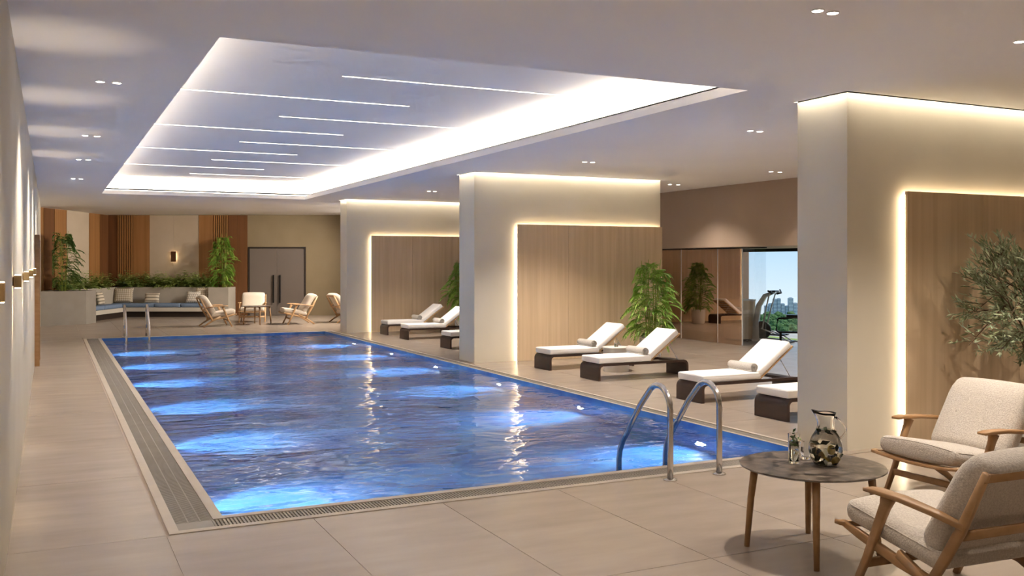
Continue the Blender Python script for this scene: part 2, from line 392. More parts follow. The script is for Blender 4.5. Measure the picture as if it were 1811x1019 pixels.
# far wall of the lounge, turned to face the camera, with its panels
DW, SW = 31.45, -13.40
def rot_box(s0, s1, d0, d1, z0, z1, name, material, parent=None):
    p = [W(s0, d0), W(s1, d0), W(s1, d1), W(s0, d1)]
    return MB().prism(p, z0, z1).obj(name, material, parent)
noisy(mat('far_plain', rough=0.75), C('857559'), C('8c7c61'), nscale=1.5)
wf = S('wall_far', rot_box(SW - .2, 3.0, DW, DW + .2, 0, CZ, 'wall_far', 'far_plain'))
ws = S('wall_side', rot_box(SW - .2, SW, 26.1, DW, 0, CZ, 'wall_side', 'far_beige'))
sx = lambda x: (x - 905.5) / FPX * DW
ddep = lambda x: SW * FPX / (x - 905.5)
def wood_run(x0, x1, wall, n=1, mt='far_wood'):
    for q in range(n):
        a, b_ = sx(x0 + (x1 - x0) * q / n) + .003, sx(x0 + (x1 - x0) * (q + 1) / n) - .003
        rot_box(a, b_, DW - .03, DW, 0, CZ - .01, 'wood_panel', mt, wall)
rot_box(sx(265) + .003, sx(308) - .002, DW - .02, DW, 0, CZ - .01, 'beige_panel', 'far_beige', wf); rot_box(sx(308) + .002, sx(352) - .003, DW - .02, DW, 0, CZ - .01, 'beige_panel', 'far_beige', wf)
wood_run(177, 208, wf, 2, 'far_wood_dark'); wood_run(236, 265, wf, 1); wood_run(352, 378, wf, 1); wood_run(404, 438, wf, 2, 'far_wood_dark')
for x0, x1 in ((208, 236), (378, 404)):
    rot_box(sx(x0), sx(x1), DW - .008, DW, 0, CZ - .01, 'slat_backing', 'far_backing', wf)
    n = 7
    for q in range(n):
        a = sx(x0 + (x1 - x0) * (q + .22) / n); b_ = sx(x0 + (x1 - x0) * (q + .80) / n)
        rot_box(a, b_, DW - .05, DW - .008, 0, CZ - .01, 'slat', 'far_wood', wf)
for d0, d1, mt in ((30.8, 31.42, 'far_wood_dark'), (30.0, 30.78, 'far_wood'), (28.5, 29.98, 'far_beige'), (27.75, 28.48, 'far_wood'), (27.1, 27.73, 'far_wood_dark'), (26.2, 27.08, 'far_wood')):
    rot_box(SW, SW + .03, d0, d1, 0, CZ - .01, 'wood_panel' if mt != 'far_beige' else 'beige_panel', mt, ws)
# double door
s0, s1, dz = sx(439), sx(541), 2.27
door = S('door_1', rot_box(s0, s1, DW - .035, DW, dz - .05, dz, 'door_1', 'door_frame'))
rot_box(s0, s0 + .05, DW - .035, DW, 0, dz - .05, 'door_frame', 'door_frame', door); rot_box(s1 - .05, s1, DW - .035, DW, 0, dz - .05, 'door_frame', 'door_frame', door)
sm = (s0 + s1) / 2
for a, b_, h in ((s0 + .055, sm - .004, sx(484.5)), (sm + .004, s1 - .055, sx(496))):
    lf = rot_box(a, b_, DW - .02, DW, .01, dz - .055, 'door_leaf', 'door_taupe', door)
    hb = MB(); p0 = W(h, DW - .07); hb.tube([(p0[0], p0[1], .42), (p0[0], p0[1], 1.34)], .026, 8)
    for z in (.55, 1.2):
        p1 = W(h, DW - .018); hb.tube([(p0[0], p0[1], z), (p1[0], p1[1], z)], .012, 6)
    hb.obj('door_handle', 'black_metal', lf)
# wooden casing on the left wall
d2 = S('door_2', MB().box((XL, 17.98, 0), (XL + .012, 19.1, 2.14)).obj('door_2', 'door_taupe'))
for a, b_ in (((XL, 17.9, 0), (XL + .075, 17.98, 2.22)), ((XL, 19.1, 0), (XL + .075, 19.18, 2.22)), ((XL, 17.98, 2.14), (XL + .075, 19.1, 2.22))):
    MB().box(a, b_).obj('door_casing', 'oak', d2)

# ------------------------------------------------------------------ pool
pool = thing('swimming_pool', 'long rectangular pool sunk in the tiled deck with grated overflow edge', 'pool', (3.6, 15.2, 0))
PO = Vector((3.6, 15.2, 0))
def pbox(a, b_, name, material, parent=pool):
    a = Vector(a) - PO; b_ = Vector(b_) - PO
    return MB().box(a, b_).obj(name, material, parent)
x0, x1, y0, y1 = WAT; PD = -1.1
mb = MB()
o = PO
x0 += .002; x1 -= .002; y0 += .002; y1 -= .002
for f in (((x0, y0, PD), (x1, y0, PD), (x1, y1, PD), (x0, y1, PD)), ((x0, y0, PD), (x0, y0, 0), (x1, y0, 0), (x1, y0, PD)), ((x0, y1, PD), (x1, y1, PD), (x1, y1, 0), (x0, y1, 0)),
          ((x0, y0, PD), (x0, y1, PD), (x0, y1, 0), (x0, y0, 0)), ((x1, y0, PD), (x1, y0, 0), (x1, y1, 0), (x1, y1, PD))):
    mb.poly([Vector(p) - o for p in f])
mb.obj('basin', 'pool_mosaic', pool)
# stone rims
rim = 0.07
for a, b_ in (((.69, 6.44, -.2), (6.50, 6.505, .004)), ((.69, 6.505, -.2), (.755, 23.92, .004)), ((6.455, 6.505, -.2), (6.50, 23.92, .004)),
              ((1.0, 6.70, -.2), (6.325, 6.77, .003)), ((1.0, 6.77, -.2), (1.07, 23.78, .003)), ((6.29, 6.77, -.2), (6.325, 23.78, .003)), ((.755, 23.78, -.2), (6.455, 23.92, .003))):
    pbox(a, b_, 'rim', 'rim_stone')
pbox((.755, 6.505, -.2), (6.455, 6.70, -.12), 'drain_channel', 'drain_dark'); pbox((.755, 6.70, -.2), (1.0, 23.78, -.12), 'drain_channel', 'drain_dark'); pbox((6.325, 6.70, -.2), (6.455, 23.78, -.12), 'drain_channel', 'drain_dark')
def grate(xa, xb, ya, yb, along):
    mb = MB(); pitch = .024; bar = .0135
    n = int(((xb - xa) if along == 'x' else (yb - ya)) / pitch)
    for k in range(n):
        if along == 'x': mb.box((xa + k * pitch - o.x, ya - o.y, -.022), (xa + k * pitch + bar - o.x, yb - o.y, -.002))
        else: mb.box((xa - o.x, ya + k * pitch - o.y, -.022), (xb - o.x, ya + k * pitch + bar - o.y, -.002))
    for q in (.34, .67):
        if along == 'x': yy = ya + (yb - ya) * q; mb.box((xa - o.x, yy - .004 - o.y, -.024), (xb - o.x, yy + .004 - o.y, -.004))
        else: xx = xa + (xb - xa) * q; mb.box((xx - .004 - o.x, ya - o.y, -.020), (xx + .004 - o.x, yb - o.y, -.0025))
    g_ = mb.obj('drain_grate', 'grate_plastic', pool); g_['kind'] = 'stuff'
grate(.99, 6.455, 6.507, 6.698, 'x'); grate(.757, .998, 6.70, 23.78, 'y'); grate(6.327, 6.453, 6.70, 23.78, 'y'); pbox((.757, 6.507, -.03), (.988, 6.70, -.003), 'corner_plate', 'grate_plastic')
# lamps in the long walls
for side in (0, 1):
    for k in range(6):
        yy = 8.25 + 2.57 * k; xx = x0 if side == 0 else x1; sg = 1 if side == 0 else -1
        lamp = MB().rings([[(sg * t, r * math.cos(2 * PI * q / 16), r * math.sin(2 * PI * q / 16)) for q in range(16)] for t, r in ((0, .085), (.012, .085), (.016, .065), (.010, .062))], True, False).obj('pool_light', 'trim_white', pool, loc=Vector((xx, yy, -.80)) - o)
        MB().rings([[(sg * t, r * math.cos(2 * PI * q / 16), r * math.sin(2 * PI * q / 16)) for q in range(16)] for t, r in ((.010, .060), (.0105, .02))]).obj('lens', 'pool_lens', lamp)
        ld = bpy.data.lights.new('pool_lamp', 'SPOT'); ld.energy = K_POOL; ld.color = (0.72, 0.92, 1.0); ld.spot_size = math.radians(88); ld.spot_blend = 1.0; ld.shadow_soft_size = 0.05
        lo = link('pool_lamp', ld, lamp, (sg * .07, 0, 0)); lo.rotation_euler = (0, math.radians(sg * -52), 0)
nx, ny = 40, 120
mb = MB(); vs = [[mb.bm.verts.new((x0 + (x1 - x0) * i / nx - o.x, y0 + (y1 - y0) * j / ny - o.y, 0)) for j in range(ny + 1)] for i in range(nx + 1)]
for i in range(nx):
    for j in range(ny): mb.bm.faces.new((vs[i][j], vs[i + 1][j], vs[i + 1][j + 1], vs[i][j + 1]))
wat = mb.obj('pool_water', 'water', None, True, (o.x, o.y, -.035)); tag(wat, 'clear blue rippled water filling the long pool', 'water')

def ladder(loc, rotz, label):
    t = thing('pool_ladder', label, 'ladder', loc, rotz)
    for sx_ in (-.245, .245):
        pts = [(sx_, 0, 0.0), (sx_, 0, .3), (sx_, 0, .56)]
        for q in range(1, 9):
            an = PI * .80 * q / 9; pts.append((sx_, .17 - .17 * math.cos(an), .56 + .185 * math.sin(an)))
        pts += [(sx_, .42, .56), (sx_, .60, .33), (sx_, .70, .20), (sx_, .745, .12), (sx_, .765, .03), (sx_, .77, -.5), (sx_, .77, -.9)]
        MB().tube(pts, .025, 12).obj('handrail', 'chrome', t, True)
        MB().lathe([(.055, 0.0), (.055, .008), (.045, .014), (.03, .018)], (sx_, 0, 0.0005), 20).obj('base_flange', 'chrome', t, True)
    for z in (-.3, -.6, -.85):
        MB().box((-.245, .735, z), (.245, .805, z + .025)).obj('tread', 'chrome', t)
    return t
ladder((4.73, 6.30, 0), 0, 'bright steel pool ladder at the near end beside the round table')
ladder((1.82, 24.08, 0), PI, 'slim steel pool ladder at the far end in front of the bench')

# ------------------------------------------------------------------ lights of the room
proto_dl = None
def downlight(x, y, label, group, z=CZ, aim=None, k=1.0):
    global proto_dl
    t = thing('downlight', label, 'downlight', (x, y, z), 0, group)
    if proto_dl is None:
        proto_dl = (MB().lathe([(.043, 0), (.043, -.006), (.036, -.006), (.034, .0)], (0, 0, 0), 20, True, True).mesh('trim_ring', 'trim_white'),
                    MB().lathe([(.033, -.0065), (.033, -.0068)], (0, 0, 0), 20).mesh('lens', 'down_lens'))
    link('trim_ring', proto_dl[0], t); link('lens', proto_dl[1], t)
    ld = bpy.data.lights.new('lamp', 'SPOT'); ld.energy = K_DOWN; ld.color = (1.0, 0.90, 0.785); ld.spot_size = math.radians(118); ld.spot_blend = 0.75; ld.shadow_soft_size = 0.03
    lo = link('lamp', ld, t, (0, 0, -.03)); ld.energy = K_DOWN * k
    if aim: lo.rotation_euler = (Vector(aim) - Vector((x, y, z))).to_track_quat('-Z', 'Y').to_euler()
LEFT = [(9.0, 'nearest to the camera'), (12.9, 'second from the camera'), (15.93, 'third from the camera'), (19.63, 'farthest from the camera')]
for y, nm in LEFT:
    for dx, sd in ((0, 'left'), (.135, 'right')): downlight(.395 + dx, y, f'{sd} downlight of the ceiling pair along the left wall {nm}', 'downlights beside the left wall')
for y, nm in ((8.95, 'above the two nearest loungers'), (12.86, 'just in front of the middle partition'), (19.65, 'above the farthest bay of loungers')):
    for dx, sd in ((0, 'left'), (.145, 'right')): downlight(7.53 + dx, y, f'{sd} downlight of the ceiling pair {nm}', 'downlights over the lounger bays', k=1.9)
for y, nm in ((12.82, 'in front of the brown soffit'), (15.8, 'behind the middle partition end')):
    for dx, sd in ((0, 'left'), (.2, 'right')): downlight(11.24 + dx, y, f'{sd} small downlight of the ceiling pair {nm}', 'downlights before the soffit', k=.9)
for x, nm in ((4.32, 'at the top of the picture above the pool end'), (6.22, 'at the right picture edge')):
    for dx, sd in ((0, 'left'), (.125, 'right')): downlight(x + dx, 4.5, f'{sd} downlight of the ceiling pair {nm}', 'downlights over the seating corner')
for (x, y, nm) in ((0.46, 4.5, 'above the left wall just out of view'), (8.4, 4.5, 'above the olive tree'), (10.6, 4.5, 'right of the olive tree'), (2.4, 1.2, 'over the near deck, left'), (6.3, 1.2, 'over the near deck, middle'), (9.6, 1.2, 'over the near deck, right'), (11.3, 8.95, 'behind the near partition'), (11.3, 19.65, 'before the glass screen behind the middle partition'), (10.5, 25.6, 'behind the far partition')):
    downlight(x, y, 'single recessed ceiling downlight ' + nm, 'downlights out of the frame')
for q, (x, y, a) in enumerate(((8.6, 26.0, (4.2, 28.0, .3)), (8.8, 27.4, (3.0, 31.0, .8)), (8.9, 28.6, (5.0, 30.5, .5)), (8.3, 25.0, (2.2, 26.5, .2)))):
    downlight(x, y, 'adjustable recessed downlight above the far lounge, ' + ('nearest the pool', 'second from the pool', 'nearest the double door', 'just behind the far partition')[q], 'downlights aimed at the far lounge', aim=a, k=(5.0, 4.4, 1.3, 5.0)[q])
for k in range(9):
    yy = (9.86, 11.4, 12.95, 14.42, 15.95, 17.45, 18.95, 20.5, 22.1)[k]
    xa, xb = ((2.80, 5.5) if k % 2 == 0 else (1.25, 4.1))
    nm = ('first', 'second', 'third', 'fourth', 'fifth', 'sixth', 'seventh', 'eighth', 'ninth')[k]
    t = thing('linear_light', f'thin white linear light in the coffer, {nm} counted from the camera', 'light', ((xa + xb) / 2, yy, CUP), 0, 'linear lights in the ceiling coffer')
    hl = (xb - xa) / 2
    MB().box((-hl - .004, -.014, -.006), (hl + .004, .014, 0)).obj('channel', 'trim_white', t)
    MB().box((-hl, -.007, -.009), (hl, .007, -.006)).obj('diffuser', 'led_line', t)

def sconce(loc, rotz, label, group=None):
    """plate standing off the wall, local +x points away from the wall"""
    t = thing('wall_sconce', label, 'sconce', loc, rotz, group)
    MB().box((.0, -.035, -.11), (.035, .035, .11)).obj('back_box', 'sconce_brown', t)
    MB().box((.004, -.05, .112), (.03, .05, .122)).obj('lamp_strip', 'sconce_glow', t); MB().box((.004, -.05, -.122), (.03, .05, -.112)).obj('lamp_strip', 'sconce_glow', t)
    MB().box((.004, -.046, -.11), (.03, -.036, .11)).obj('lamp_strip', 'sconce_glow', t); MB().box((.004, .036, -.11), (.03, .046, .11)).obj('lamp_strip', 'sconce_glow', t)
    MB().rbox((.035, -.085, -.17), (.06, .085, .17), .006, 1).obj('front_plate', 'sconce_brown', t)
def wall_washer(loc, label, group):
    t = thing('wall_washer', label, 'sconce', loc, 0, group)
    MB().box((0, -.03, -.03), (.008, .03, .03)).obj('back_plate', 'brass', t)
    MB().rbox((.008, -.038, -.042), (.055, .038, .042), .005, 1).obj('body', 'brass', t)
    for sg in (-1, 1):
        z0_, z1_ = sorted((sg * .0425, sg * .046)); MB().box((.014, -.028, z0_), (.05, .028, z1_)).obj('lens', 'sconce_glow', t)
        ld = bpy.data.lights.new('lamp', 'SPOT'); ld.energy = K_WASH; ld.color = (1.0, .82, .58); ld.spot_size = math.radians(48); ld.spot_blend = 1.0; ld.shadow_soft_size = .02
        lo = link('lamp', ld, t, (.035, 0, sg * .06)); lo.rotation_euler = ((PI if sg > 0 else 0), math.radians(8) * (1 if sg < 0 else 1), 0)
for k in range(5):
    wall_washer((XL, 4.72 + 2.65 * k, 1.62), ('brown wall sconce cut by the left picture edge', 'second wall sconce on the left wall from the camera', 'third wall sconce on the left wall from the camera', 'fourth wall sconce on the left wall from the camera', 'fifth wall sconce on the left wall, before the wooden casing')[k], 'sconces on the left wall')
p = W(sx(308), DW - .021); sconce((p[0], p[1], 1.95), -YAW - PI / 2, 'brown backlit wall sconce on the beige panel above the bench')

# ------------------------------------------------------------------ built-in bench and planters at the far end
SB, DB = -12.40, 30.46
def poly_thing(name, label, cat, pts, z0, z1, material):
    return tag(MB().prism(pts, z0, z1).obj(name, material), label, cat)
bench = thing('corner_bench', 'L-shaped built-in bench with blue seat cushions under the planter ledge', 'bench', W(SB, DB) + (0,))
bo = Vector(W(SB, DB) + (0,))
def bprism(sd, z0, z1, name, material): 
    pts = [Vector(W(*q) + (0,)) - bo for q in sd]; return MB().prism(pts, z0, z1).obj(name, material, bench)
bprism([(SB - .09, 27.62), (SB - .09, DB + .09), (-9.8, DB + .09), (-9.8, 30.96), (-12.9, 30.96), (-12.9, 27.62)], 0, .18, 'plinth', 'bench_dark')
bprism([(SB, 27.62), (SB, DB), (-9.8, DB), (-9.8, 30.96), (-12.9, 30.96), (-12.9, 27.62)], .18, .31, 'seat_slab', 'bench_white')
def cushion_sd(s0, s1, d0, d1, z0, z1, name):
    mb = MB().rbox((s0, d0, z0), (s1, d1, z1), .04, 2, (4, 4, 1), lambda p: Vector(W(p.x, p.y) + (p.z,)) - bo); mb.obj(name, 'blue_cushion', bench, True)
for a, b_ in ((27.64, 28.9), (28.91, 30.2)): cushion_sd(-12.89, SB + .01, a, b_, .31, .44, 'seat_cushion')
cushion_sd(-12.89, -11.5, 30.21 + .24, 30.95, .31, .44, 'seat_cushion')
for a, b_ in ((-11.49, -10.65), (-10.64, -9.81)): cushion_sd(a, b_, DB - .01, 30.95, .31, .44, 'seat_cushion')
def planter(name, label, pts, h, material):
    c = Vector((sum(q[0] for q in pts) / len(pts), sum(q[1] for q in pts) / len(pts), 0))
    t = thing(name, label, 'planter', c)
    P = [Vector((q[0], q[1], 0)) - c for q in pts]
    n = len(P); mb = MB(); inn = []
    area = sum(P[i].x * P[(i + 1) % n].y - P[(i + 1) % n].x * P[i].y for i in range(n)); sg = 1 if area > 0 else -1
    for i in range(n):
        e1 = (P[i] - P[i - 1]).normalized(); e2_ = (P[(i + 1) % n] - P[i]).normalized()
        n1 = Vector((-e1.y, e1.x, 0)) * sg; n2 = Vector((-e2_.y, e2_.x, 0)) * sg; b2 = (n1 + n2); b2 = b2 / max(.3, b2.length_squared) * 2
        inn.append(P[i] + b2 * .05)
    up = lambda q, z: Vector((q.x, q.y, z))
    mb.rings([[up(q, 0) for q in P], [up(q, h) for q in P], [up(q, h) for q in inn], [up(q, h - .1) for q in inn]], True, False)
    mb.obj('body', material, t)
    MB().prism([(q.x, q.y) for q in inn], h - .12, h - .05).obj('soil', 'soil', t)
    return t
planter('planter_box', 'tall grey planter block at the left wall holding a palm', [(XL + .005, 29.16), (.93, 29.56), W(-12.1, 27.6), W(-12.9, 27.6), W(SW + .035, 27.6), W(SW + .035, 27.0)], .95, 'planter_grey_shaded')
planter('planter_ledge', 'low grey planter ledge behind the bench filled with ferns', [W(-12.9, 27.61), W(-12.9, 30.97), W(-9.8, 30.97), W(-9.8, DW - .055), W(SW + .035, DW - .055), W(SW + .035, 27.61)], .95, 'planter_grey_lit')
planter('planter_box', 'grey planter block beside the double door holding a bamboo palm', [W(-9.795, 30.6), W(-9.15, 30.6), W(-9.15, DW - .055), W(-9.795, DW - .055)], .95, 'planter_grey_lit')

# patterned scatter pillows
def pat(name, base, ink, kind):
    m = mat(name, base, 0.95, spec=0.1); tc = N(m, 'ShaderNodeTexCoord'); mp = N(m, 'ShaderNodeMapping'); rp = N(m, 'ShaderNodeValToRGB'); rp.color_ramp.interpolation = 'CONSTANT'
    rp.color_ramp.elements[0].color = ink; rp.color_ramp.elements[1].color = base
    L(m, tc.outputs['Object'], mp.inputs[0])
    if kind == 'diamond':
        t = N(m, 'ShaderNodeTexChecker'); t.inputs['Scale'].default_value = 22; mp.inputs['Rotation'].default_value = (0, 0, PI / 4); t.inputs[1].default_value = ink; t.inputs[2].default_value = base
        L(m, mp.outputs[0], t.inputs[0]); L(m, t.outputs[0], bsdf(m).inputs['Base Color']); return
    if kind == 'bands':
        t = N(m, 'ShaderNodeTexWave'); t.inputs['Scale'].default_value = 3.2; t.bands_direction = 'Y'; t.inputs['Distortion'].default_value = .4; rp.color_ramp.elements[1].position = .28
    else:
        t = N(m, 'ShaderNodeTexBrick'); t.inputs['Scale'].default_value = 8.0; t.inputs[1].default_value = base; t.inputs[2].default_value = base; t.inputs[3].default_value = ink; t.inputs['Mortar Size'].default_value = .03; t.inputs['Row Height'].default_value = .6
        L(m, mp.outputs[0], t.inputs[0]); L(m, t.outputs[0], bsdf(m).inputs['Base Color']); return
    L(m, mp.outputs[0], t.inputs[0]); L(m, t.outputs[0], rp.inputs[0]); L(m, rp.outputs[0], bsdf(m).inputs['Base Color'])
pat('pillow_diamond', C('d9cdbb'), C('a49680'), 'diamond'); pat('pillow_bands', C('d8ccb8'), C('8f8473'), 'bands'); pat('pillow_maze', C('e4dcd0'), C('4a4038'), 'maze'); mat('pillow_cream', C('dacfbd'), 0.95, spec=.1)
def pillow(s, d, w, h, th, lean, turn, mt, label, z=.44):
    mb = MB(); n = 14; up_, dn = {}, {}
    for i in range(n + 1):
        for j in range(n + 1):
            u, v = -1 + 2 * i / n, -1 + 2 * j / n; k = max(0, (1 - abs(u) ** 3.0) * (1 - abs(v) ** 3.0)) ** .5
            pin = 1 - .07 * (1 - u * u) * (abs(v) ** 2) ; pin2 = 1 - .07 * (1 - v * v) * (abs(u) ** 2)
            x, y = u * w / 2 * pin2, v * h / 2 * pin
            edge = i in (0, n) or j in (0, n)
            up_[i, j] = mb.bm.verts.new((x, y, th / 2 * k)); dn[i, j] = up_[i, j] if edge else mb.bm.verts.new((x, y, -th / 2 * k))
    for i in range(n):
        for j in range(n):
            mb.bm.faces.new((up_[i, j], up_[i + 1, j], up_[i + 1, j + 1], up_[i, j + 1]))
            q = (dn[i, j], dn[i, j + 1], dn[i + 1, j + 1], dn[i + 1, j]); mb.bm.faces.new(q)
    p = W(s, d); ob = mb.obj('pillow', mt, None, True, (p[0], p[1], z + h / 2 * math.cos(lean) + .01))
    ob.rotation_euler = (PI / 2 - lean, 0, -YAW + turn)
    return tag(ob, label, 'pillow', 'scatter pillows on the corner bench')
pillow(-12.72, 28.55, .46, .46, .17, .25, PI / 2, 'pillow_bands', 'plump cream pillow on the left bench run, nearest the tall planter')
pillow(-12.74, 29.35, .40, .40, .16, .25, PI / 2, 'pillow_bands', 'smaller cream pillow on the left bench run, next to the bench corner')
pillow(-12.58, 30.74, .60, .50, .17, .25, .10, 'pillow_diamond', 'large pillow with diamond pattern in the bench corner')
pillow(-11.66, 30.74, .48, .32, .14, .28, .03, 'pillow_bands', 'small oblong striped pillow in the middle of the bench')
pillow(-10.30, 30.66, .46, .40, .15, .34, -.03, 'pillow_maze', 'white pillow with dark maze pattern on the right bench end')
pillow(-10.02, 30.80, .50, .50, .15, .16, .02, 'pillow_diamond', 'cream pillow half hidden behind the maze-patterned one')

# ------------------------------------------------------------------ plants
def blade(mb, p, d, ln, w, nrm, droop=.25):
    d = d.normalized(); s_ = d.cross(nrm)
    if s_.length < 1e-4: s_ = d.cross(Vector((1, 0, 0)))
    s_.normalize(); q = p + d * ln * .45 - Vector((0, 0, 1)) * ln * droop * .2; e = p + d * ln - Vector((0, 0, 1)) * ln * droop
    a = mb.bm.verts.new(p); b1 = mb.bm.verts.new(q + s_ * w / 2); b2 = mb.bm.verts.new(q - s_ * w / 2); c = mb.bm.verts.new(e)
    mb.bm.faces.new((a, b1, c)); mb.bm.faces.new((a, c, b2))
def palm(loc, height, spread, z0, label, seed, leafm, pot=None, nst=7, nfr=60, group=None, name='bamboo_palm', flat=None):
    rnd = random.Random(seed); t = thing(name, label, 'plant', loc, 0, group)
    st = MB(); lf = MB()
    for k in range(nst):
        a = rnd.uniform(0, 2 * PI); r = rnd.uniform(.02, .10); h = height * rnd.uniform(.72, .98)
        top = Vector((math.cos(a) * (r + spread * .22), math.sin(a) * (r + spread * .22), h)); bas = Vector((math.cos(a) * r, math.sin(a) * r, z0))
        P = [bas.lerp(top, q / 4) + Vector((rnd.uniform(-.015, .015), rnd.uniform(-.015, .015), 0)) for q in range(5)]
        st.tube(P, [.011, .010, .009, .007, .005], 6)
    for k in range(nfr):
        f = (k + rnd.random()) / nfr; z = z0 + (height - z0) * (.02 + .84 * f); a = rnd.uniform(0, 2 * PI)
        prof_ = (.62 + .38 * math.sin(PI * min(1, .1 + f * .95))) * (1 if f < .6 else 1 - (f - .6) * 1.05)
        reach = spread * prof_ * rnd.uniform(.55, 1.0); rise = rnd.uniform(.10, .24); drop = rnd.uniform(.12, .26)
        dr = Vector((math.cos(a), math.sin(a), 0)); base = dr * spread * rnd.uniform(.0, .22) + Vector((0, 0, z)); m_ = 10
        pts = []
        for q in range(m_ + 1):
            u = q / m_; pts.append(base + dr * reach * u * (1 - .10 * u) + Vector((0, 0, rise * u * 1.7 - drop * u * u * 1.6)))
        sd = Vector((-dr.y, dr.x, 0))
        for q in range(2, m_ + 1):
            tg = (pts[q] - pts[q - 1]).normalized(); ll = .135 * (1.05 - .8 * abs(q / m_ - .5)) * rnd.uniform(.88, 1.12)
            for sgn in (-1, 1):
                d = tg * .62 + sd * sgn * .85; blade(lf, pts[q], d, ll, .030, Vector((0, 0, 1)) - dr * .5, rnd.uniform(.12, .34))
        blade(lf, pts[-1], pts[-1] - pts[-2], .12, .026, Vector((0, 0, 1)), .3)
        st.tube([pts[0], pts[m_ // 2], pts[-1]], [.004, .003, .001], 4)
    for fl in (flat or ()):                               # keep leaves in front of the walls
        fp, fn_ = Vector(fl[0]), Vector(fl[1])
        for bm_ in (lf.bm, st.bm):
            for v in bm_.verts:
                dd = (v.co - fp).dot(fn_)
                if dd < .02: v.co += fn_ * (.02 - dd + .15 * min(.3, .02 - dd))
    st.obj('stem', 'cane', t, True); fo = lf.obj('foliage', leafm, t); fo['kind'] = 'stuff'
    if pot:
        r, h = pot
        MB().lathe([(r * .82, 0), (r * .9, .02), (r, h * .6), (r, h), (r - .025, h), (r - .03, h - .05)], (0, 0, 0), 28, True, False).obj('pot', 'pot_white', t, 'auto')
        MB().lathe([(r - .03, h - .06), (r - .03, h - .04)], (0, 0, 0), 24).obj('soil', 'soil', t)
    return t
palm((9.75, 14.30, 0), 1.86, .52, .36, 'lush bamboo palm in a white pot before the middle wood wall', 11, 'leaf_palm', (.2, .40), 8, 130, 'bamboo palms', flat=(((0, .80 - .02, 0), (0, -1, 0)),))
palm((9.42, 22.20, 0), 1.86, .52, .36, 'bamboo palm beside the farthest wood wall, half hidden by the middle partition', 12, 'leaf_palm', (.2, .40), 8, 125, 'bamboo palms', flat=(((0, .76, 0), (0, -1, 0)),))
pL = W(-12.98, 27.1); palm((pL[0] + .14, pL[1] - .04, .89), 1.88, .62, 0, 'tall dark palm in the planter block by the left wall', 13, 'leaf_dark', None, 8, 130, 'planter palms', flat=(((-.30, 0, 0), (1, 0, 0)), (Vector((-FY, FX, 0)) * .38, (FY, -FX, 0))))
pR = W(-9.46, 31.0); palm((pR[0], pR[1], .89), 1.88, .52, 0, 'tall green bamboo palm in the planter by the double door', 14, 'leaf_palm', None, 8, 125, 'planter palms', flat=((Vector((FX, FY, 0)) * .36, (-FX, -FY, 0)),))
def fern(loc, label, seed, sc=1.0, wall=None):
    rnd = random.Random(seed); t = thing('fern', label, 'fern', loc, 0, 'ferns in the planter ledge'); lf = MB()
    for k in range(52):
        a = rnd.uniform(0, 2 * PI); dr = Vector((math.cos(a), math.sin(a), 0)); reach = rnd.uniform(.12, .30) * sc; rise = rnd.uniform(.18, .42) * sc; drop = rnd.uniform(.05, .28) * sc; m_ = 7; pts = []
        for q in range(m_ + 1):
            u = q / m_; pts.append(dr * (.02 + reach * u) + Vector((0, 0, rise * u * 1.3 - drop * u * u)))
        sd = Vector((-dr.y, dr.x, 0))
        for q in range(1, m_ + 1):
            for sgn in (-1, 1): blade(lf, pts[q], (pts[q] - pts[q - 1]).normalized() * .5 + sd * sgn, .10 * (1.1 - q / m_ * .5) * sc, .045 * sc, Vector((rnd.uniform(-.4, .4), rnd.uniform(-.4, .4), 1)), .2)
    if wall:
        fp, fn_ = Vector(wall[0]), Vector(wall[1])
        for v in lf.bm.verts:
            dd = (v.co - fp).dot(fn_)
            if dd < .01: v.co += fn_ * (.01 - dd)
    fo = lf.obj('fronds', 'leaf_fern', t); fo['kind'] = 'stuff'
    return t
ords = ('first', 'second', 'third', 'fourth', 'fifth', 'sixth', 'seventh', 'eighth', 'ninth', 'tenth', 'eleventh')
for k in range(4):
    q = W(-13.12, 27.95 + .78 * k); fern((q[0], q[1], .89), f'green fern on the left arm of the planter ledge, {ords[k]} from the tall planter', 40 + k, 1.3, (Vector((-FY, FX, 0)) * .2, (FY, -FX, 0)))
for k in range(10):
    q = W(-12.78 + .315 * k, 31.18); fern((q[0], q[1], .89), f'green fern on the long planter ledge behind the bench, {ords[k]} from the corner', 60 + k, (1.2, 1.35, 1.15, 1.3)[k % 4], (Vector((FX, FY, 0)) * .20, (-FX, -FY, 0)))

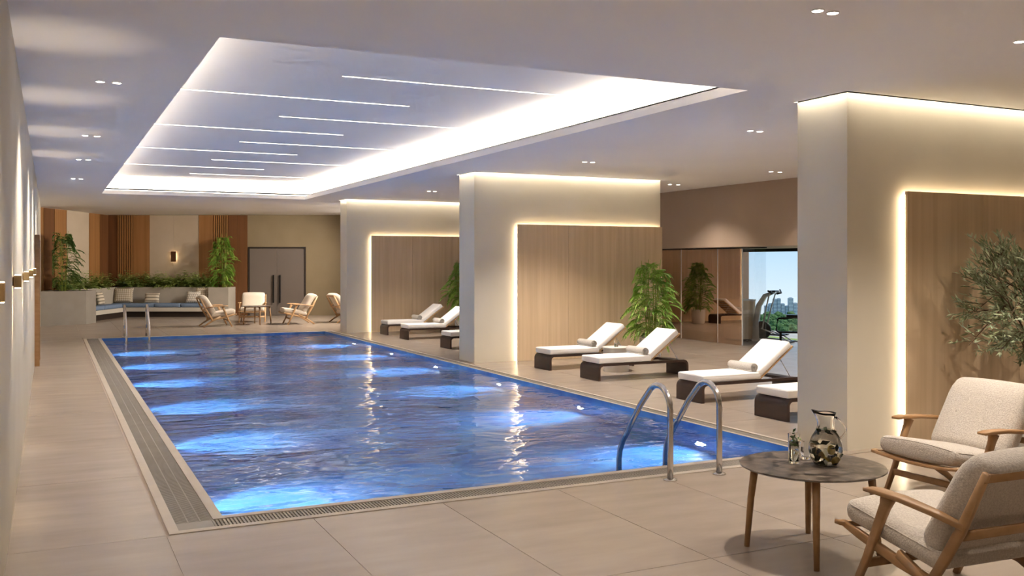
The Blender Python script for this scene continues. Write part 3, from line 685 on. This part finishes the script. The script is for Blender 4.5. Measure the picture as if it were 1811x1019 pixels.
def olive(loc, label):
    rnd = random.Random(5); t = thing('olive_tree', label, 'tree', loc); br = MB(); lf = MB()
    trunk = [Vector((0, 0, .36)), Vector((-.02, .01, .55)), Vector((.03, -.01, .72)), Vector((.0, 0, .9)), Vector((.02, 0, 1.15)), Vector((0, 0, 1.45)), Vector((.02, 0, 1.8))]
    br.tube(trunk, [.028, .026, .024, .021, .017, .012, .006], 7)
    cen = Vector((.04, 0, 1.36)); ex = Vector((.86, .50, .68))
    for k in range(46):
        f = rnd.uniform(0, 1); z0_ = .74 + f * .95; st_ = Vector((.01, 0, z0_)); a = rnd.uniform(0, 2 * PI); el_ = rnd.uniform(-.85, 1.0)
        dr = Vector((math.cos(a) * math.cos(el_), math.sin(a) * math.cos(el_), math.sin(el_))); 
        k1 = 1 / math.sqrt((dr.x / ex.x) ** 2 + (dr.y / ex.y) ** 2 + (dr.z / ex.z) ** 2); tip = cen + dr * k1 * rnd.uniform(.72, 1.0); mid = st_.lerp(tip, .5) + Vector((0, 0, rnd.uniform(0, .08)))
        if tip.z < .80: tip.z = .80 + rnd.random() * .12
        br.tube([st_, mid, tip], [.009, .006, .003], 5)
        for q in range(11):
            u = rnd.uniform(.2, 1.0); pb = st_.lerp(mid, u * 2) if u < .5 else mid.lerp(tip, u * 2 - 1)
            td = (dr * .8 + Vector((rnd.uniform(-1, 1), rnd.uniform(-1, 1), rnd.uniform(-.3, 1.0))) * .75).normalized(); tl_ = rnd.uniform(.14, .26)
            br.tube([pb, pb + td * tl_], [.003, .0015], 4)
            for w_ in range(15):
                uu = (w_ + 1) / 15; pp = pb + td * tl_ * uu; sdv = Vector((rnd.uniform(-1, 1), rnd.uniform(-1, 1), rnd.uniform(-.5, .8)))
                blade(lf, pp, td * .7 + sdv * .6, rnd.uniform(.055, .095), .017, Vector((rnd.uniform(-1, 1), rnd.uniform(-1, 1), 1)), .05)
    for bm_ in (br.bm, lf.bm):
        for v in bm_.verts:
            if v.co.y > .60: v.co.y = .60 - (v.co.y - .60) * .3
    br.obj('branches', 'bark', t, True); fo = lf.obj('foliage', 'leaf_olive', t); fo['kind'] = 'stuff'
    MB().lathe([(.17, 0), (.19, .02), (.23, .22), (.235, .40), (.21, .40), (.20, .35)], (0, 0, 0), 28, True, False).obj('pot', 'pot_white', t, 'auto')
    MB().lathe([(.20, .33), (.20, .36)], (0, 0, 0), 24).obj('soil', 'soil', t)
olive((8.2, 5.82, 0), 'silvery olive tree behind the beige armchair at the right edge')

# ------------------------------------------------------------------ loungers
def loop_pts(x0, x1, y0, y1, r, z, fn=None, n=5):
    pts = []
    for cx, cy, a0 in ((x1 - r, y1 - r, 0), (x0 + r, y1 - r, PI / 2), (x0 + r, y0 + r, PI), (x1 - r, y0 + r, 1.5 * PI)):
        for q in range(n + 1): pts.append(Vector((cx + r * math.cos(a0 + PI / 2 * q / n), cy + r * math.sin(a0 + PI / 2 * q / n), z)))
    out = []
    for a, b_ in zip(pts, pts[1:] + pts[:1]):
        k = max(1, int((b_ - a).length / .08)); out += [a.lerp(b_, q / k) for q in range(k)]
    out.append(out[0])
    return [Vector(fn(p)) if fn else p for p in out]
def make_lounger():
    """local x runs from foot (0) to head, y across"""
    t = thing('sun_lounger', '', 'sun lounger', (0, 0, 0), 0, 'sun loungers facing the pool'); hw, ln, top, th = .27, 1.62, .25, .035
    def side(sx_, d):        # bent panel: leg turning into the deck through a rounded corner
        r = .085; pts_o = [(0, 0), (0, top - r)] + [(r - r * math.cos(PI / 2 * q / 6), top - r + r * math.sin(PI / 2 * q / 6)) for q in range(1, 7)] + [(.24, top)]
        pts_i = [(th, 0), (th, top - r)] + [(th + (r - th) - (r - th) * math.cos(PI / 2 * q / 6), top - r + (r - th) * math.sin(PI / 2 * q / 6)) for q in range(1, 7)] + [(.24, top - th)]
        mb = MB(); A = []
        for (a, b_) in zip(pts_o, pts_i):
            A.append([(sx_ + d * a[0], -hw, a[1]), (sx_ + d * a[0], hw, a[1]), (sx_ + d * b_[0], hw, b_[1]), (sx_ + d * b_[0], -hw, b_[1])])
        mb.rings(A); return mb
    side(0, 1).obj('leg_panel', 'lounger_brown', t, 'auto'); side(ln, -1).obj('leg_panel', 'lounger_brown', t, 'auto')
    MB().box((.24, -hw, top - th), (ln - .24, -hw + .05, top)).box((.24, hw - .05, top - th), (ln - .24, hw, top)).obj('side_rail', 'lounger_brown', t)
    for k in range(9):
        x = .26 + k * .075; MB().box((x, -hw + .05, top - .02), (x + .06, hw - .05, top - .002)).obj('deck_slat', 'lounger_brown', t)
    MB().rbox((.015, -hw + .005, top + .001), (.945, hw - .005, top + .095), .022, 2, (8, 4, 1), lambda p: (p.x, p.y, p.z + (.006 * (1 - (p.y / hw) ** 2) if p.z > top + .05 else 0))).obj('mattress', 'white_fabric', t, True)
    mt = [c for c in COL.objects if c.parent == t and c.name.startswith('mattress')][0]
    MB().tube(loop_pts(.017, .943, -hw + .007, hw - .007, .02, top + .080), .0035, 5).obj('piping', 'white_fabric', mt, True)
    an = math.radians(36); hx, hz = .95, top + .012
    def tilt(p): u, w_ = p.x - hx, p.z - hz; return (hx + u * math.cos(an) - w_ * math.sin(an), p.y, hz + u * math.sin(an) + w_ * math.cos(an))
    MB().rbox((hx, -hw + .005, hz + .022), (hx + .64, hw - .005, hz + .112), .022, 2, (6, 4, 1), tilt).obj('back_mattress', 'white_fabric', t, True)
    bf = MB()
    for y in (-hw + .01, hw - .04):
        bf.rbox((hx - .02, y, hz), (hx + .655, y + .03, hz + .022), .003, 1, (1, 1, 1), tilt)
    for q in range(6): bf.rbox((hx + .03 + q * .11, -hw + .04, hz + .004), (hx + .09 + q * .11, hw - .04, hz + .018), .003, 1, (1, 1, 1), tilt)
    bf.obj('backrest_frame', 'oak_pale', t)
    for y in (-hw + .035, hw - .035):
        a = tilt(Vector((hx + .40, y, hz))); MB().tube([a, (a[0] + .17, y, top + .01)], .006, 6).obj('prop', 'grey_metal', t)
    return t
def make_towel():
    """rolled towel, axis along y, seen spiral ends"""
    n, mb = 30, MB(); R0 = .058
    prof = []
    for k in range(n):
        a = 2 * PI * k / n; prof.append((R0 * math.cos(a), R0 * math.sin(a) * .92 + R0 * .92))
    rows = [[(x * f, y, R0 * .92 + (z - R0 * .92) * f) for x, z in prof] for y, f in ((-.235, .82), (-.24, .9), (-.225, 1.0), (-.08, 1.02), (.08, 1.0), (.225, 1.0), (.24, .9), (.235, .82))]
    mb.rings(rows, True, True)
    t = thing('rolled_towel', '', 'towel', (0, 0, 0), 0, 'rolled towels on the loungers'); mb.obj('roll', 'towel', t, True)
    for sgn in (-1, 1):
        sp = MB(); pts = []
        for k in range(40):
            a = k * .42; r = .046 * (1 - k / 46); pts.append((r * math.cos(a), sgn * .2405, R0 * .92 + r * math.sin(a) * .92))
        sp.tube(pts, .0045, 5).obj('spiral_end', 'towel', t, True)
    MB().rbox((-.055, -.235, .0), (.11, .235, .014), .005, 1, (3, 3, 1)).obj('loose_flap', 'towel', t, True)
    return t
LO = [('A', 7.27, 13.80, 'white lounger nearest the wood wall of the middle bay'), ('B', 7.27, 12.28, 'white lounger in the middle bay, on the near side of the side table'),
      ('C', 7.27, 9.81, 'white lounger behind the near pool ladder, far one of the nearest pair'), ('D', 7.27, 8.30, 'white lounger cut off by the near grey-beige pillar'),
      ('E', 7.30, 22.12, 'small white lounger nearest the farthest wood wall'), ('F', 7.27, 20.58, 'second small white lounger of the farthest bay'), ('G', 7.27, 18.05, 'white lounger of the far bay with only its foot end visible')]
TW = {'A': 'rolled grey towel on the lounger nearest the middle wood wall', 'B': 'rolled grey towel on the middle bay lounger nearer to the camera', 'C': 'rolled grey towel on the lounger behind the near pool ladder',
      'D': 'rolled towel on the lounger behind the near pillar', 'E': 'small rolled towel on the lounger at the farthest wood wall', 'F': 'small rolled towel on the second lounger of the farthest bay', 'G': 'rolled towel on the lounger behind the middle partition'}
lproto = make_lounger(); tproto = make_towel()
for k, (c, x, y, lab) in enumerate(LO):
    if k == 0: r = lproto; r.location = (x, y, 0); r['label'] = lab
    else: dup(lproto, lab, (x, y, 0), 0)
    tp = (x + .86, y + .01, .352)
    if k == 0: tproto.location = tp; tproto['label'] = TW[c]
    else: dup(tproto, TW[c], tp, 0)
# drum side table with a water glass between the middle loungers
t = thing('drum_table', 'round pale drum side table between the two middle loungers', 'side table', (8.22, 13.04, 0))
MB().lathe([(.20, 0), (.205, .01), (.205, .36), (.20, .37)], (0, 0, 0), 32).obj('drum', 'pot_white', t, 'auto'); MB().lathe([(.215, .371), (.22, .376), (.22, .388), (.215, .392)], (0, 0, 0), 32).obj('table_top', 'pot_white', t, 'auto')
def tumbler(loc, r, h, label, fill=.7, mint=0, seed=1):
    t = thing('drinking_glass', label, 'glass', loc)
    MB().lathe([(r * .86, 0), (r * .9, .003), (r, h), (r - .003, h), (r * .9 - .003, .014), (.001, .012)], (0, 0, 0), 24, True, True).obj('glass_body', 'clear_glass', t, 'auto')
    if fill: MB().lathe([(r * .9 - .005, .015), (r * .9 - .005 + (r * .1) * fill, h * fill)], (0, 0, 0), 24).obj('water', 'lemon_water', t, True)
    if mint:
        rnd = random.Random(seed); mb = MB()
        for k in range(mint):
            p = Vector((rnd.uniform(-.5, .5) * r, rnd.uniform(-.5, .5) * r, h * rnd.uniform(.55, 1.08))); blade(mb, p, Vector((rnd.uniform(-1, 1), rnd.uniform(-1, 1), rnd.uniform(-.3, .8))), .035, .022, Vector((rnd.uniform(-1, 1), rnd.uniform(-1, 1), .5)), .1)
        mb.obj('mint_leaves', 'leaf_dark', t)
    return t
tumbler((8.20, 13.0, .393), .035, .11, 'small water glass on the pale drum side table', .6)

# ------------------------------------------------------------------ round tables and armchairs
def round_table(loc, rotz, label):
    t = thing('round_table', label, 'table', loc, rotz, 'round marble tables')
    MB().lathe([(.36, .502), (.415, .508), (.43, .516), (.43, .520), (.427, .523), (.001, .5232)], (0, 0, 0), 64, True, False).obj('table_top', 'brown_marble', t, 'auto')
    for k in range(4):
        a = PI / 4 + k * PI / 2; c, s_ = math.cos(a), math.sin(a)
        MB().tube([(c * .385, s_ * .385, 0), (c * .36, s_ * .36, .3), (c * .335, s_ * .335, .502)], [.0165, .021, .024], 10).obj('leg', 'oak', t, True)
    mb = MB()
    for a in (PI / 4, 3 * PI / 4): c, s_ = math.cos(a) * .33, math.sin(a) * .33; mb.beam([(-c, -s_, .488), (c, s_, .488)], (.03, .022), (-s_, c, 0))
    mb.obj('apron_cross', 'oak', t)
    return t
round_table((4.16, 4.38, 0), 0.09, 'round dark marble table on wooden legs with pitcher and glasses')
round_table((5.30, 27.40, 0), PI / 4, 'small round table among the four far armchairs')

def make_chair(label, fabric, wood, loc, rotz, group):
    """local x points forward, x=0 is the seat front"""
    t = thing('armchair', label, 'armchair', loc, rotz, group); hw = .365
    for sg in (-1, 1):
        y = sg * hw
        MB().beam([(-.10, y, 0), (-.20, y, .20), (-.285, y, .40), (-.33, y, .50), (-.35, y, .553)], [(.030, .034), (.032, .042), (.034, .050), (.034, .058), (.036, .085)], (0, 1, 0)).obj('front_leg', wood, t, True)
        MB().beam([(-.215, y + sg * .008, .566), (-.28, y + sg * .008, .570), (-.45, y, .564), (-.65, y - sg * .004, .543), (-.82, y - sg * .01, .515)], [(.070, .018), (.080, .024), (.072, .026), (.055, .028), (.036, .030)], (0, 1, 0)).obj('armrest', wood, t, True)
        MB().beam([(-.40, y - sg * .02, .275), (-.58, y - sg * .02, .19), (-.74, y - sg * .02, .09), (-.86, y - sg * .02, 0)], [(.030, .050), (.030, .052), (.030, .042), (.028, .032)], (0, 1, 0)).obj('rear_leg', wood, t, True)
        MB().beam([(-.60, y - sg * .012, .17), (-.70, y - sg * .012, .33), (-.80, y - sg * .012, .50), (-.94, y - sg * .012, .79)], [(.030, .042), (.030, .05), (.030, .05), (.026, .034)], (0, 1, 0)).obj('back_post', wood, t, True)
        MB().beam([(.0, y - sg * .015, .335), (-.12, y - sg * .015, .305), (-.40, y - sg * .02, .235), (-.66, y - sg * .02, .19)], [(.028, .030), (.028, .048), (.028, .055), (.028, .045)], (0, 1, 0)).obj('side_rail', wood, t, True)
    n = 10
    MB().beam([(.0 - .02 * (1 - (2 * q / n - 1) ** 2), -hw - .02 + (2 * hw + .04) * q / n, .337 - .030 * (1 - (2 * q / n - 1) ** 2)) for q in range(n + 1)], (.055, .022), (1, 0, 0)).obj('front_rail', wood, t, True)
    MB().beam([(-.18, -hw, .165), (-.18, hw, .165)], (.022, .045), (1, 0, 0)).obj('stretcher', wood, t, True)
    MB().beam([(-.93, -hw, .765), (-.935, 0, .77), (-.93, hw, .765)], (.022, .040), (1, 0, 0)).obj('top_rail', wood, t, True)
    MB().beam([(-.775, -hw, .46), (-.775, hw, .46)], (.022, .045), (1, 0, 0)).obj('back_rail', wood, t, True)
    pit = math.radians(9.5)
    def seatfn(p):
        cr = .022 * (1 - (p.y / .34) ** 2) * (1 if p.z > .06 else 0); sag = -.022 * (1 - (p.y / .36) ** 2) * max(0, 1 + p.x / .25) if p.z < .06 else 0
        x, z = p.x, p.z + cr + sag
        return (x * math.cos(pit) + z * math.sin(-pit) * -1 * 0 + x * 0, p.y, .338 + z + x * math.sin(pit))
    MB().rbox((-.66, -.345, .012), (.005, .345, .125), .052, 3, (8, 8, 1), seatfn).obj('seat_cushion', fabric, t, True)
    sc_ = [c for c in COL.objects if c.parent == t and c.name.startswith('seat_cushion')][0]
    MB().tube(loop_pts(-.648, -.007, -.333, .333, .05, .106, lambda p: Vector(seatfn(p)) + Vector((0, 0, .0))), .0045, 5).obj('piping', fabric, sc_, True)
    rec = math.radians(30)
    def backfn(p):
        z = p.z; x = p.x; bow = .03 * (1 - (p.y / .34) ** 2) * (1 if x > 0 else .2); roll = -.05 * max(0, (z - .42) / .16) ** 2
        X = x + roll - bow * .0 + (bow if x > 0 else 0)
        return (-.575 + X * math.cos(rec) - z * math.sin(rec), p.y * (1 - .06 * max(0, z - .2)), .335 + z * math.cos(rec) + X * math.sin(rec))
    MB().rbox((-.055, -.335, .0), (.085, .335, .605), .06, 3, (1, 8, 8), backfn).obj('back_cushion', fabric, t, True)
    return t
make_chair('beige boucle armchair with oak frame facing the marble table, at the right edge', 'boucle', 'oak', (5.58, 4.85, 0), PI, 'boucle armchairs at the marble table')
make_chair('grey-beige boucle armchair seen from behind in the right foreground corner', 'boucle', 'oak', (4.24, 3.84, 0), PI / 2 - .07, 'boucle armchairs at the marble table')
fc = make_chair('cream armchair turned to the right, in front of the bench end', 'boucle_cream', 'oak_pale', (4.58, 27.08, 0), 0.02, 'cream armchairs round the far table')
dup(fc, 'cream armchair facing the camera in front of the double door', (5.28, 28.12, 0), -PI / 2 - .25)
dup(fc, 'cream armchair turned to the left, right of the far round table', (5.93, 27.12, 0), PI - .03)
dup(fc, 'cream armchair half hidden behind the far partition', (8.28, 27.2, 0), 0.05)

# pitcher and glasses on the near table
TZ = .524
t = thing('glass_pitcher', 'glass pitcher of water with lemon and mint on the marble table', 'pitcher', (4.23, 4.34, TZ))
prof = [(.060, 0), (.066, .004), (.088, .04), (.100, .085), (.098, .125), (.080, .175), (.060, .205), (.050, .232), (.048, .262), (.055, .30), (.062, .318)]
def spout(r, z, q, n):
    a = 2 * PI * q / n; k = max(0, (z - .255) / .065); rr = r + .026 * k * max(0, math.cos(a - 2.6)) ** 6; return (rr * math.cos(a), rr * math.sin(a), z + .018 * k * max(0, math.cos(a - 2.6)) ** 4)
n = 32; mb = MB(); mb.rings([[spout(r, z, q, n) for q in range(n)] for r, z in prof] + [[spout(r - .004, z + (.0 if z > .01 else .008), q, n) for q in range(n)] for r, z in prof[::-1]]); mb.obj('glass_body', 'clear_glass', t, True)
hd = [(.058 * math.cos(-.55), .058 * math.sin(-.55), .29)]
for q in range(1, 8):
    an = PI * q / 8; rr = .058 + .062 * math.sin(an); zz = .29 - .15 * (q / 8); hd.append((rr * math.cos(-.55), rr * math.sin(-.55), zz))
hd.append((.09 * math.cos(-.55), .09 * math.sin(-.55), .145)); MB().tube(hd, .006, 8).obj('handle', 'clear_glass', t, True)
MB().lathe([(.058, .0075)] + [(r - .0035, z) for r, z in prof[2:7]] + [(.0545, .212)], (0, 0, 0), 32).obj('water', 'lemon_water', t, True)
mat('lemon', C('d9b23c'), .5); mat('mint', C('33421c'), .5)
rnd = random.Random(3)
for k, (x, y, z, a, b_) in enumerate(((-.03, -.045, .05, .5, .3), (.03, -.04, .035, 1.2, -.4), (.0, .03, .07, .2, 1.0), (-.01, -.05, .10, 1.4, .6))):
    ls = MB().lathe([(.026, -.003), (.027, 0), (.026, .003)], (0, 0, 0), 16).obj('lemon_slice', 'lemon', t, True, (x, y, z)); ls.rotation_euler = (a, b_, 0)
mb = MB()
for k in range(34):
    z = rnd.choice((rnd.uniform(.03, .13), rnd.uniform(.03, .13), .2)); r = .07 if z < .14 else .04; a = rnd.uniform(0, 2 * PI); q = r * math.sqrt(rnd.random())
    blade(mb, Vector((q * math.cos(a), q * math.sin(a), z)), Vector((rnd.uniform(-1, 1), rnd.uniform(-1, 1), rnd.uniform(-.6, .8))), .045, .028, Vector((rnd.uniform(-1, 1), rnd.uniform(-1, 1), .4)), .1)
mb.obj('mint_leaves', 'mint', t)
tumbler((4.09, 4.46, TZ), .036, .18, 'tall glass with mint standing left of the pitcher', .75, 12, 4)
tumbler((4.245, 4.53, TZ), .036, .105, 'short empty glass behind the pitcher', 0)

# ------------------------------------------------------------------ gym machines behind the glass
t = thing('cross_trainer', 'grey cross trainer with black handles before the gym window', 'gym machine', (14.25, 16.30, 0), math.radians(-60))
MB().beam([(-.42, 0, .03), (.45, 0, .03)], (.10, .05), (0, 1, 0)).obj('base_beam', 'grey_metal', t)
for x in (-.42, .45): MB().beam([(x, -.26, .02), (x, .26, .02)], (.06, .04), (1, 0, 0)).obj('floor_bar', 'black_metal', t)
MB().beam([(-.30, 0, .05), (-.30, 0, .45), (-.24, 0, .80), (-.10, 0, 1.02), (.10, 0, 1.10)], [(.12, .16), (.10, .13), (.09, .11), (.10, .09), (.14, .05)], (0, 1, 0)).obj('tower', 'grey_metal', t, True)
MB().lathe([(.02, -.035), (.19, -.03), (.20, 0), (.19, .03), (.02, .035)], (0, 0, 0), 28).obj('flywheel', 'black_metal', t, True, (-.16, 0, .26)).rotation_euler = (PI / 2, 0, 0)
for sg in (-1, 1):
    MB().tube([(-.12, sg * .12, .30), (-.02, sg * .17, .75), (.06, sg * .20, 1.05), (.14, sg * .28, 1.12)], .016, 8).obj('swing_arm', 'grey_metal', t, True)
    MB().tube([(.10, sg * .20, 1.06), (.16, sg * .30, 1.08), (.10, sg * .40, 1.14)], .020, 8).obj('grip', 'black_metal', t, True)
    MB().rbox((.05, sg * .12 - .06, .16), (.38, sg * .12 + .06, .19), .01, 1).obj('foot_plate', 'black_metal', t)
    MB().tube([(-.16, sg * .08, .30), (.25, sg * .12, .16), (.45, sg * .12, .05)], .014, 8).obj('crank_bar', 'grey_metal', t, True)
MB().rbox((.04, -.13, 1.10), (.17, .13, 1.14), .01, 1).obj('console', 'black_metal', t)
t = thing('weight_bench', 'black exercise bench with padded backrest at the gym window', 'gym machine', (14.35, 15.52, 0), math.radians(-38))
MB().tube([(-.42, 0, .55), (-.45, 0, .30), (-.40, 0, .26), (.20, 0, .26), (.24, 0, .30), (.22, 0, .55), (-.05, 0, .58), (-.42, 0, .55)], .022, 8).obj('frame_loop', 'black_metal', t, True)
MB().beam([(.16, 0, .58), (.10, 0, .30), (.14, -.12, .0)], (.045, .05), (0, 1, 0)).obj('leg', 'black_metal', t); MB().beam([(.12, 0, .30), (.16, .14, .0)], (.045, .05), (0, 1, 0)).obj('leg', 'black_metal', t); MB().beam([(-.36, 0, .28), (-.36, 0, 0)], (.045, .05), (0, 1, 0)).obj('leg', 'black_metal', t)
MB().rbox((-.25, -.14, .585), (.18, .14, .64), .02, 2).obj('seat_pad', 'black_metal', t, True)
MB().rbox((.0, -.15, .0), (.06, .15, .42), .02, 2, (1, 2, 3), lambda p: (p.x + .14 + p.z * .35, p.y, p.z + .62)).obj('back_pad', 'black_metal', t, True)

t = thing('gym_cabinet', 'low wooden cabinet behind the glass left of the cross trainer', 'cabinet', (13.95, 16.95, 0))
MB().box((-.2, -.3, .05), (.2, .3, .90)).obj('body', 'panel_wood', t); MB().box((-.21, -.31, .90), (.21, .31, .93)).obj('top', 'pot_white', t); MB().box((-.18, -.28, 0), (.18, .28, .05)).obj('plinth', 'black_metal', t)
for y in (-.15, .15): MB().box((-.212, y - .142, .06), (-.2, y + .142, .89)).obj('door', 'panel_wood', t)
# ------------------------------------------------------------------ outside: lawn, trees, skyline
noisy(mat('lawn', rough=0.9), C('7d9a3a'), C('9db354'), nscale=.8); noisy(mat('tree_leaf', rough=0.9), C('2f4a26'), C('5e7f45'), nscale=1.5, detail=6, bump=.6, bdist=.4); mat('path', C('b9b4ac'), .8); noisy(mat('far_land', rough=0.9), C('5f7350'), C('7a8a68'), nscale=.01)
mat('tower_wall', C('b4bec8'), .6); mat('tower_glass', C('8798aa'), .3)
tag(MB().box((15.1, 2, -.14), (15.85, 34, -.05)).obj('lawn', 'lawn'), 'green lawn strip outside the gym window', 'lawn', kind='stuff')
tag(MB().box((15.85, 2, -.16), (17.5, 40, -.08)).obj('path', 'path'), kind='structure')
mb = MB()
rowp = [[mb.bm.verts.new(p) for p in r_] for r_ in (((17.5, -5, -.3), (17.5, 45, -.3)), ((22, -5, -9), (22, 55, -9)), ((150, 40, -17), (150, 300, -17)), ((660, 200, -55), (660, 1300, -55)))]
for a, b_ in zip(rowp, rowp[1:]): mb.bm.faces.new((a[0], b_[0], b_[1], a[1]))
tag(mb.obj('hillside', 'far_land'), kind='structure')
rnd = random.Random(8)
def tree(x, y, z, r, label):
    t = thing('tree', label, 'tree', (x, y, z), 0, 'trees beyond the gym window'); bm = bmesh.new(); bmesh.ops.create_icosphere(bm, subdivisions=3, radius=1)
    off = Vector((rnd.random() * 50, rnd.random() * 50, 0))
    for v in bm.verts:
        k = 1 + .30 * mnoise.noise(v.co * 2.2 + off) + .14 * mnoise.noise(v.co * 6 + off); v.co = Vector((v.co.x * r * k, v.co.y * r * k, r * 1.5 + v.co.z * r * .9 * k))
    mb = MB(); mb.bm.free(); mb.bm = bm; mb.obj('crown', 'tree_leaf', t); MB().tube([(0, 0, -.5), (0, 0, r * 1.2)], [r * .12, r * .07], 6).obj('trunk', 'bark', t)
rows = [(200, 584), (250, 578), (310, 573), (380, 568), (460, 563), (560, 558)]
for ri, (d, yb) in enumerate(rows):
    nn = 6; r = .38 * 125 / nn / FPX * d
    for k in range(nn):
        px = 1300 + 125 * (k + .5 + rnd.uniform(-.08, .08) + (.25 if ri % 2 else -.25)) / nn; a = YAW + math.atan((px - 905.5) / FPX); dist = d / math.cos(a - YAW)
        ztop = EYE - (yb - 7 - HY) / FPX * d
        tree(dist * math.sin(a), dist * math.cos(a), ztop - r * 2.4, r, f'round green tree outside, {ords[k]} from the left in the {("nearest", "second", "third", "fourth", "fifth", "farthest")[ri]} row')
def tower(px0, px1, ytop, d, k, lab):
    a = YAW + math.atan(((px0 + px1) / 2 - 905.5) / FPX); dist = d / math.cos(a - YAW); w = (px1 - px0) / FPX * d; zb = EYE - (560 - HY) / FPX * d; zt = EYE - (ytop - HY) / FPX * d
    t = thing('tower_block', lab, 'building', (dist * math.sin(a), dist * math.cos(a), zb), -YAW, 'skyline towers'); h = zt - zb
    MB().box((-w / 2, -w / 2, 0), (w / 2, w / 2, h)).box((-w * .3, -w * .3, h), (w * .3, w * .3, h + w * .12)).obj('tower_wall', 'tower_wall', t)
    nf = max(4, int(h / 3))
    for c in range(3):
        mb = MB(); xx = -w / 2 + w * (c + .18) / 3
        for f in range(nf): mb.box((xx, -w / 2 - .1, h * (f + .25) / nf), (xx + w * .21, -w / 2, h * (f + .8) / nf))
        mb.obj('window_column', 'tower_glass', t)
for k, (a, b_, y, lab) in enumerate(((1352, 1358, 541, 'low block at the left end of the skyline'), (1359, 1366, 537, 'second block of the skyline from the left'), (1367, 1373, 529, 'slim tall tower left of centre in the skyline'), (1374, 1380, 528, 'tall tower next to its twin in the skyline'), (1381, 1387, 537, 'mid-height block right of the twin towers'), (1388.5, 1393.5, 541, 'low block between the tall towers'), (1394, 1402, 527, 'tall tower towards the right of the skyline'), (1403, 1410, 536, 'skyline block beside the near pillar'), (1318, 1325, 531, 'lone tower at the left edge of the window'), (1326, 1340, 543, 'wide low block behind the cross trainer'))):
    tower(a, b_, y, 900, k, lab)
